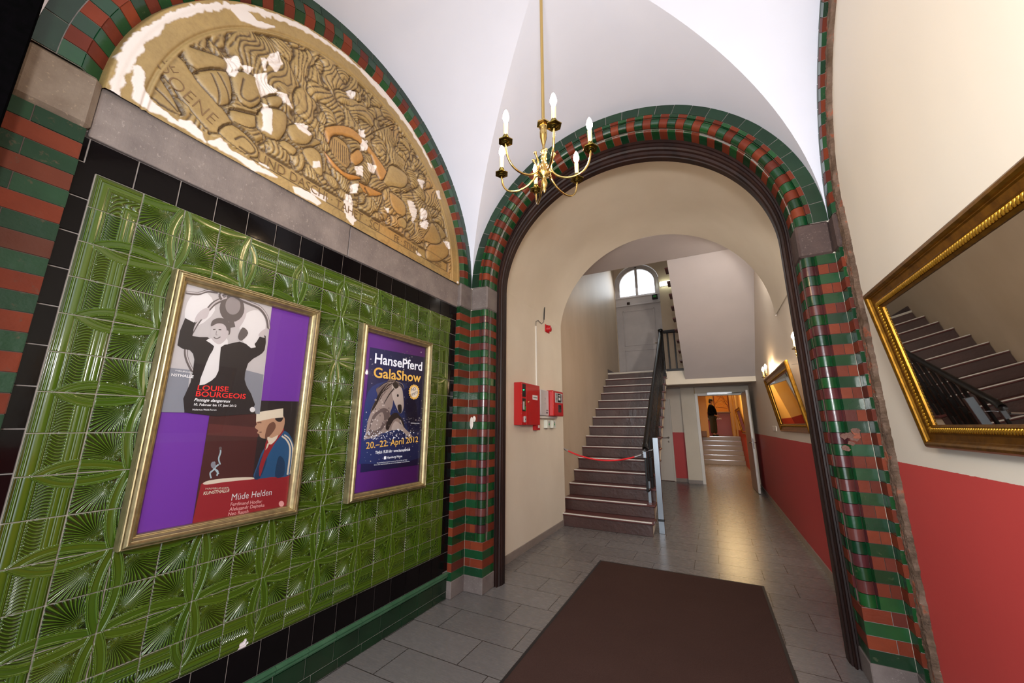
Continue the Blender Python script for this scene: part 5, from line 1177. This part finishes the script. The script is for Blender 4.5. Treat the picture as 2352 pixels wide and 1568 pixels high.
mb = MB(); mb.box((X0+.085, 5.10, 1.665), (X0+.087, 5.15, 1.69), 'black_plastic'); mb.box((X0+.085, 5.10, 1.705), (X0+.087, 5.17, 1.718), 'black_plastic'); mb.box((X0+.085, 5.06, 1.86), (X0+.087, 5.066, 1.885), 'black_plastic'); mb.build('display', a2); mb = MB(); mb.ball((X0+.086, 5.06, 1.81), .005, 'chrome', 8, 5); mb.build('lock', a2)
a3 = root('firefighter_panel', (X0, 5.45, 1.63), 'smaller red operating panel with a keypad and display, right of the grey box', 'control panel')
mb = MB(); mb.box((X0, 5.215, 1.632), (X0+.150, 5.64, 2.005), 'red_cabinet', .012); mb.build('body', a3)
mb = MB(); mb.box((X0+.150, 5.29, 1.83), (X0+.153, 5.60, 1.975), 'silver_cabinet', .001); mb.box((X0+.153, 5.39, 1.84), (X0+.156, 5.52, 1.965), 'black_plastic', .001); mb.box((X0+.156, 5.42, 1.87), (X0+.158, 5.49, 1.91), 'label_white'); mb.box((X0+.156, 5.42, 1.93), (X0+.158, 5.49, 1.945), 'label_white')
for k in range(6): mb.box((X0+.153, 5.31, 1.85+k*.02), (X0+.155, 5.37, 1.857+k*.02), 'black_plastic'); mb.box((X0+.153, 5.54, 1.85+k*.02), (X0+.155, 5.59, 1.857+k*.02), 'black_plastic')
mb.build('display', a3); mb = MB(); mb.box((X0+.150, 5.41, 1.69), (X0+.160, 5.52, 1.80), 'black_plastic', .003); mb.box((X0+.160, 5.44, 1.70), (X0+.163, 5.50, 1.735), 'chrome', .002); mb.build('handset_cradle', a3)
t_ = root('mounting_rail', (X0, 5.25, 1.60), 'pale rail under the grey box and the smaller red panel', 'rail'); mb = MB(); mb.box((X0, 4.90, 1.600), (X0+.06, 5.60, 1.630), 'white_plastic', .003); mb.build('rail', t_)
t_ = root('junction_box', (X0, 4.92, 1.44), 'tiny red box hanging at the lower right corner of the tall alarm cabinet', 'junction box'); mb = MB(); mb.box((X0, 4.81, 1.435), (X0+.055, 4.94, 1.515), 'red_plastic', .003); mb.build('body', t_); mb = MB(); mb.box((X0+.055, 4.87, 1.465), (X0+.057, 4.92, 1.505), 'label_white'); mb.build('label', t_)
for y, lb in ((5.20, 'left of the two small pale detector modules under the red panel'), (5.42, 'right of the two small pale detector modules under the red panel')):
    t_ = root('detector_module', (X0, y+.06, 1.46), lb, 'electrical module', 'detector modules'); mb = MB(); mb.box((X0, y, 1.460), (X0+.055, y+.13, 1.575), 'switch_plastic', .004); mb.build('body', t_)
    mb = MB(); mb.box((X0+.055, y+.045, 1.475), (X0+.057, y+.095, 1.56), 'silver_cabinet'); mb.box((X0+.057, y+.055, 1.50), (X0+.059, y+.085, 1.53), 'green_plastic'); mb.box((X0+.057, y+.055, 1.54), (X0+.059, y+.075, 1.552), 'black_plastic'); mb.build('switch', t_)
t_ = root('fire_siren', (X0, 5.33, 2.99), 'round red fire siren high on the cream passage wall', 'siren'); mb = MB(); mb.lathe([(0, .075), (.038, .072), (.052, .062), (.048, .045), (.055, .030), (.062, .028), (.062, 0)], (X0, 5.38, 2.985), 'red_plastic', 24, axis='x'); mb.build('horn', t_); mb = MB(); mb.box((X0, 5.30, 2.925), (X0+.018, 5.46, 3.045), 'red_plastic', .006); mb.build('base', t_)
t_ = root('cable_conduit', (X0, 4.95, 2.03), 'white vertical cable conduit with a bent metal hook above, over the alarm cabinets', 'conduit'); mb = MB(); mb.box((X0, 4.925, 2.02), (X0+.016, 4.96, 2.93), 'white_plastic', .004); mb.build('pipe', t_)
mb = MB(); mb.tube([(X0+.01, 4.94, 2.93), (X0+.012, 4.94, 3.0), (X0+.012, 5.02, 3.035), (X0+.012, 5.15, 3.01), (X0+.012, 5.23, 3.06), (X0+.012, 5.245, 3.12)], .005, 'cable_grey', 8); mb.tube([(X0+.012, 5.245, 3.10), (X0+.025, 5.245, 3.30)], .009, 'black_plastic', 8); mb.build('cable', t_)

# ---------------------------------------------------------------- rope barrier, steel post, mat
rp = root('barrier_rope', (-1.55, 6.1, 1.0), 'red barrier rope hooked across the foot of the stairs', 'rope')
pa_, pb_ = Vector((-2.235, 6.07, 1.140)), Vector((-1.0, 6.12, 1.075)); P = []
for k in range(25):
    t = k/24; p = pa_.lerp(pb_, t); p.z -= 4*.135*t*(1-t); P.append(p)
mb = MB(); mb.tube(P[1:-1], .0125, 'rope_red', 12); mb.build('cord', rp)
mb = MB(); mb.tube([P[0], P[1], P[2]], .015, 'chrome', 12); mb.lathe([(0, .0), (.02, 0), (.02, .02)], (XSL, 6.07, 1.145), 'chrome', axis='x'); mb.build('wall_end_cap', rp)
mb = MB(); mb.tube([P[-3], P[-2], P[-1]], .015, 'chrome', 12)
for k in range(2): mb.tube([(-.985+.03*math.cos(a)+.02, 6.12+.01*math.sin(2*a), 1.085+.02*k+.016*math.sin(a)) for a in np.linspace(0, 6.28, 12)], .0035, 'chrome', 6)
mb.tube([(-.96, 6.12, 1.10), (-.90, 6.14, 1.135), (-.84, 6.15, 1.15)], .003, 'chrome', 6); mb.build('hook', rp)
sp = root('steel_post', (-.79, 6.17, 0), 'tall brushed steel upright standing at the foot of the banister', 'post')
mb = MB(); mb.box((-.835, 6.15, .19), (-.755, 6.20, 1.325), 'brushed_steel', .004); mb.build('upright', sp); mb = MB(); mb.box((-.835, 6.15, 0), (-.755, 6.20, .165), 'brushed_steel', .003); mb.box((-.838, 6.147, .165), (-.752, 6.203, .19), 'black_plastic', .002); mb.build('foot', sp)
mt = root('door_mat', (-.5, 3.1, 0), 'large dark brown entrance mat with a rubber edge on the grey tiles', 'mat')
K = [(-1.293, 4.655), (.277, 4.69), (.335, .95), (-1.27, .95)]
mb = MB(); mb.prism([(x, y, .001) for x, y in K], (0, 0, .006), 'mat_rubber'); mb.build('rubber_border', mt)
cx_ = sum(p[0] for p in K)/4; cy_ = sum(p[1] for p in K)/4; Kin = [(x+(.02 if x < 0 else -.02), y+(-.02 if y > 2 else .02)) for x, y in K]
gx, gy2 = np.meshgrid(np.linspace(0, 1, 220), np.linspace(0, 1, 420)); A_, B_, C2, D_ = [np.array(k) for k in Kin]
X = (A_[0]*(1-gx)+B_[0]*gx)*gy2+(D_[0]*(1-gx)+C2[0]*gx)*(1-gy2); Y = (A_[1]*(1-gx)+B_[1]*gx)*gy2+(D_[1]*(1-gx)+C2[1]*gx)*(1-gy2)
Z = .0095+.0022*RNG.random(X.shape); e_ = np.minimum(np.minimum(gx, 1-gx), np.minimum(gy2, 1-gy2)); Z = np.where(e_ < .003, .0071, Z)
grid_mesh('pile', X, Y, Z, 'mat_pile', mt)

# ---------------------------------------------------------------- person waiting at the reception desk
pz, px_, py_ = 1.05, -.02, 19.95
def skin(name, pts, edges, mat, parent=None, sub=2):
    me = bpy.data.meshes.new(name); me.from_pydata([p[:3] for p in pts], edges, []); o = bpy.data.objects.new(name, me); COL.objects.link(o)
    md = o.modifiers.new('skin', 'SKIN'); md.use_smooth_shade = True
    for i, p in enumerate(pts): me.skin_vertices[0].data[i].radius = (p[3], p[4] if len(p) > 4 else p[3])
    me.skin_vertices[0].data[0].use_root = True
    s = o.modifiers.new('sub', 'SUBSURF'); s.levels = s.render_levels = sub
    dg = bpy.context.evaluated_depsgraph_get(); dg.update(); m2 = bpy.data.meshes.new_from_object(o.evaluated_get(dg)); bpy.data.objects.remove(o)
    b = Vector(ORG[parent.name]) if parent else Vector((0, 0, 0)); m2.transform(Matrix.Translation(-b)); m2.materials.clear(); m2.materials.append(M[mat]); m2.name = name
    q = bpy.data.objects.new(name, m2); COL.objects.link(q)
    if parent: q.parent = parent; ORG[q.name] = tuple(b)
    return q
pe = root('person', (px_, py_, pz), 'person in a dark jacket and olive trousers standing in profile at the reception desk', 'person')
# facing +x (towards the desk lettering side), height 1.66
hh = [(0, 0, .92, .105, .12), (0, 0, 1.10, .10, .125), (-.01, 0, 1.28, .115, .15), (-.005, 0, 1.38, .07, .09), (.01, 0, 1.44, .05, .05), (.025, 0, 1.52, .072, .066), (.03, 0, 1.60, .074, .068),
      (0, -.09, .86, .085), (.01, -.10, .47, .055), (-.01, -.10, .09, .04), (.10, -.10, .04, .035), (0, .09, .86, .085), (.02, .10, .47, .055), (0, .10, .09, .04), (.11, .10, .04, .035),
      (-.01, -.19, 1.34, .055), (-.05, -.23, 1.08, .042), (.10, -.20, .92, .03), (.17, -.17, .90, .026), (-.01, .19, 1.34, .055), (-.05, .23, 1.08, .042), (.10, .20, .92, .03), (.17, .17, .90, .026)]
hh = [(px_+a, py_+b, pz+c, *r) for a, b, c, *r in hh]
ed = [(0, 1), (1, 2), (2, 3), (3, 4), (4, 5), (5, 6), (0, 7), (7, 8), (8, 9), (9, 10), (0, 11), (11, 12), (12, 13), (13, 14), (2, 15), (15, 16), (16, 17), (17, 18), (2, 19), (19, 20), (20, 21), (21, 22)]
skin('body', hh, ed, 'skin_tone', pe)
jk = [(.02, 0, .84, .21, .21), (.02, 0, 1.02, .21, .20), (.01, 0, 1.18, .20, .20), (-.005, 0, 1.33, .16, .19), (.0, 0, 1.41, .075, .085), (-.015, -.20, 1.34, .08), (-.06, -.27, 1.08, .085), (.10, -.23, .93, .07), (-.015, .20, 1.34, .08), (-.06, .27, 1.08, .085), (.10, .23, .93, .07)]
skin('jacket', [(px_+a, py_+b, pz+c, *r) for a, b, c, *r in jk], [(0, 1), (1, 2), (2, 3), (3, 4), (3, 5), (5, 6), (6, 7), (3, 8), (8, 9), (9, 10)], 'jacket_black', pe)
tr = [(0, 0, .90, .15, .16), (-.02, -.10, .80, .125), (-.03, -.11, .47, .10), (-.05, -.11, .10, .085), (.04, .10, .80, .125), (.07, .11, .47, .10), (.06, .11, .10, .085)]
skin('trousers', [(px_+a, py_+b, pz+c, *r) for a, b, c, *r in tr], [(0, 1), (1, 2), (2, 3), (0, 4), (4, 5), (5, 6)], 'trouser_olive', pe)
mb = MB()
mb.ball((px_+.01, py_, pz+1.60), (.088, .082, .090), 'hair_dark', 16, 10); mb.ball((px_-.03, py_, pz+1.53), (.06, .075, .07), 'hair_dark'); mb.build('hair', pe)
mb = MB()
mb.ball((px_+.106, py_, pz+1.555), (.020, .012, .018), 'skin_tone', 8, 6); mb.ball((px_+.096, py_, pz+1.505), (.012, .022, .006), 'rope_red', 8, 5)
for s in (-1, 1):
    mb.ball((px_+.090, py_+s*.03, pz+1.575), (.010, .012, .008), 'label_white', 8, 6); mb.ball((px_+.012, py_+s*.075, pz+1.55), (.018, .010, .028), 'skin_tone', 8, 6)
mb.build('face_features', pe)
for s in (-1, 1):
    mb = MB(); x, y, z = px_+.19, py_+s*.19, pz+.895
    mb.ball((x, y, z), (.042, .018, .034), 'skin_tone', 10, 8)
    for k, L in enumerate((.055, .065, .062, .05)):
        q = z+.024-k*.017; mb.tube([(x+.03, y, q), (x+.03+L*.5, y-s*.004, q-.006), (x+.03+L, y-s*.016, q-.016)], [.009, .0085, .007], 'skin_tone', 8)
    mb.tube([(x-.01, y-s*.012, z+.02), (x+.02, y-s*.035, z+.03), (x+.045, y-s*.042, z+.02)], [.011, .010, .008], 'skin_tone', 8); mb.build('hand', pe)
    mb = MB(); mb.ball((px_+.06, py_+s*.10, pz+.035), (.135, .05, .05), 'shoe_black', 12, 8); mb.box((px_-.07, py_+s*.10-.042, pz+.002), (px_+.17, py_+s*.10+.042, pz+.03), 'shoe_black', .01); mb.build('shoe', pe)
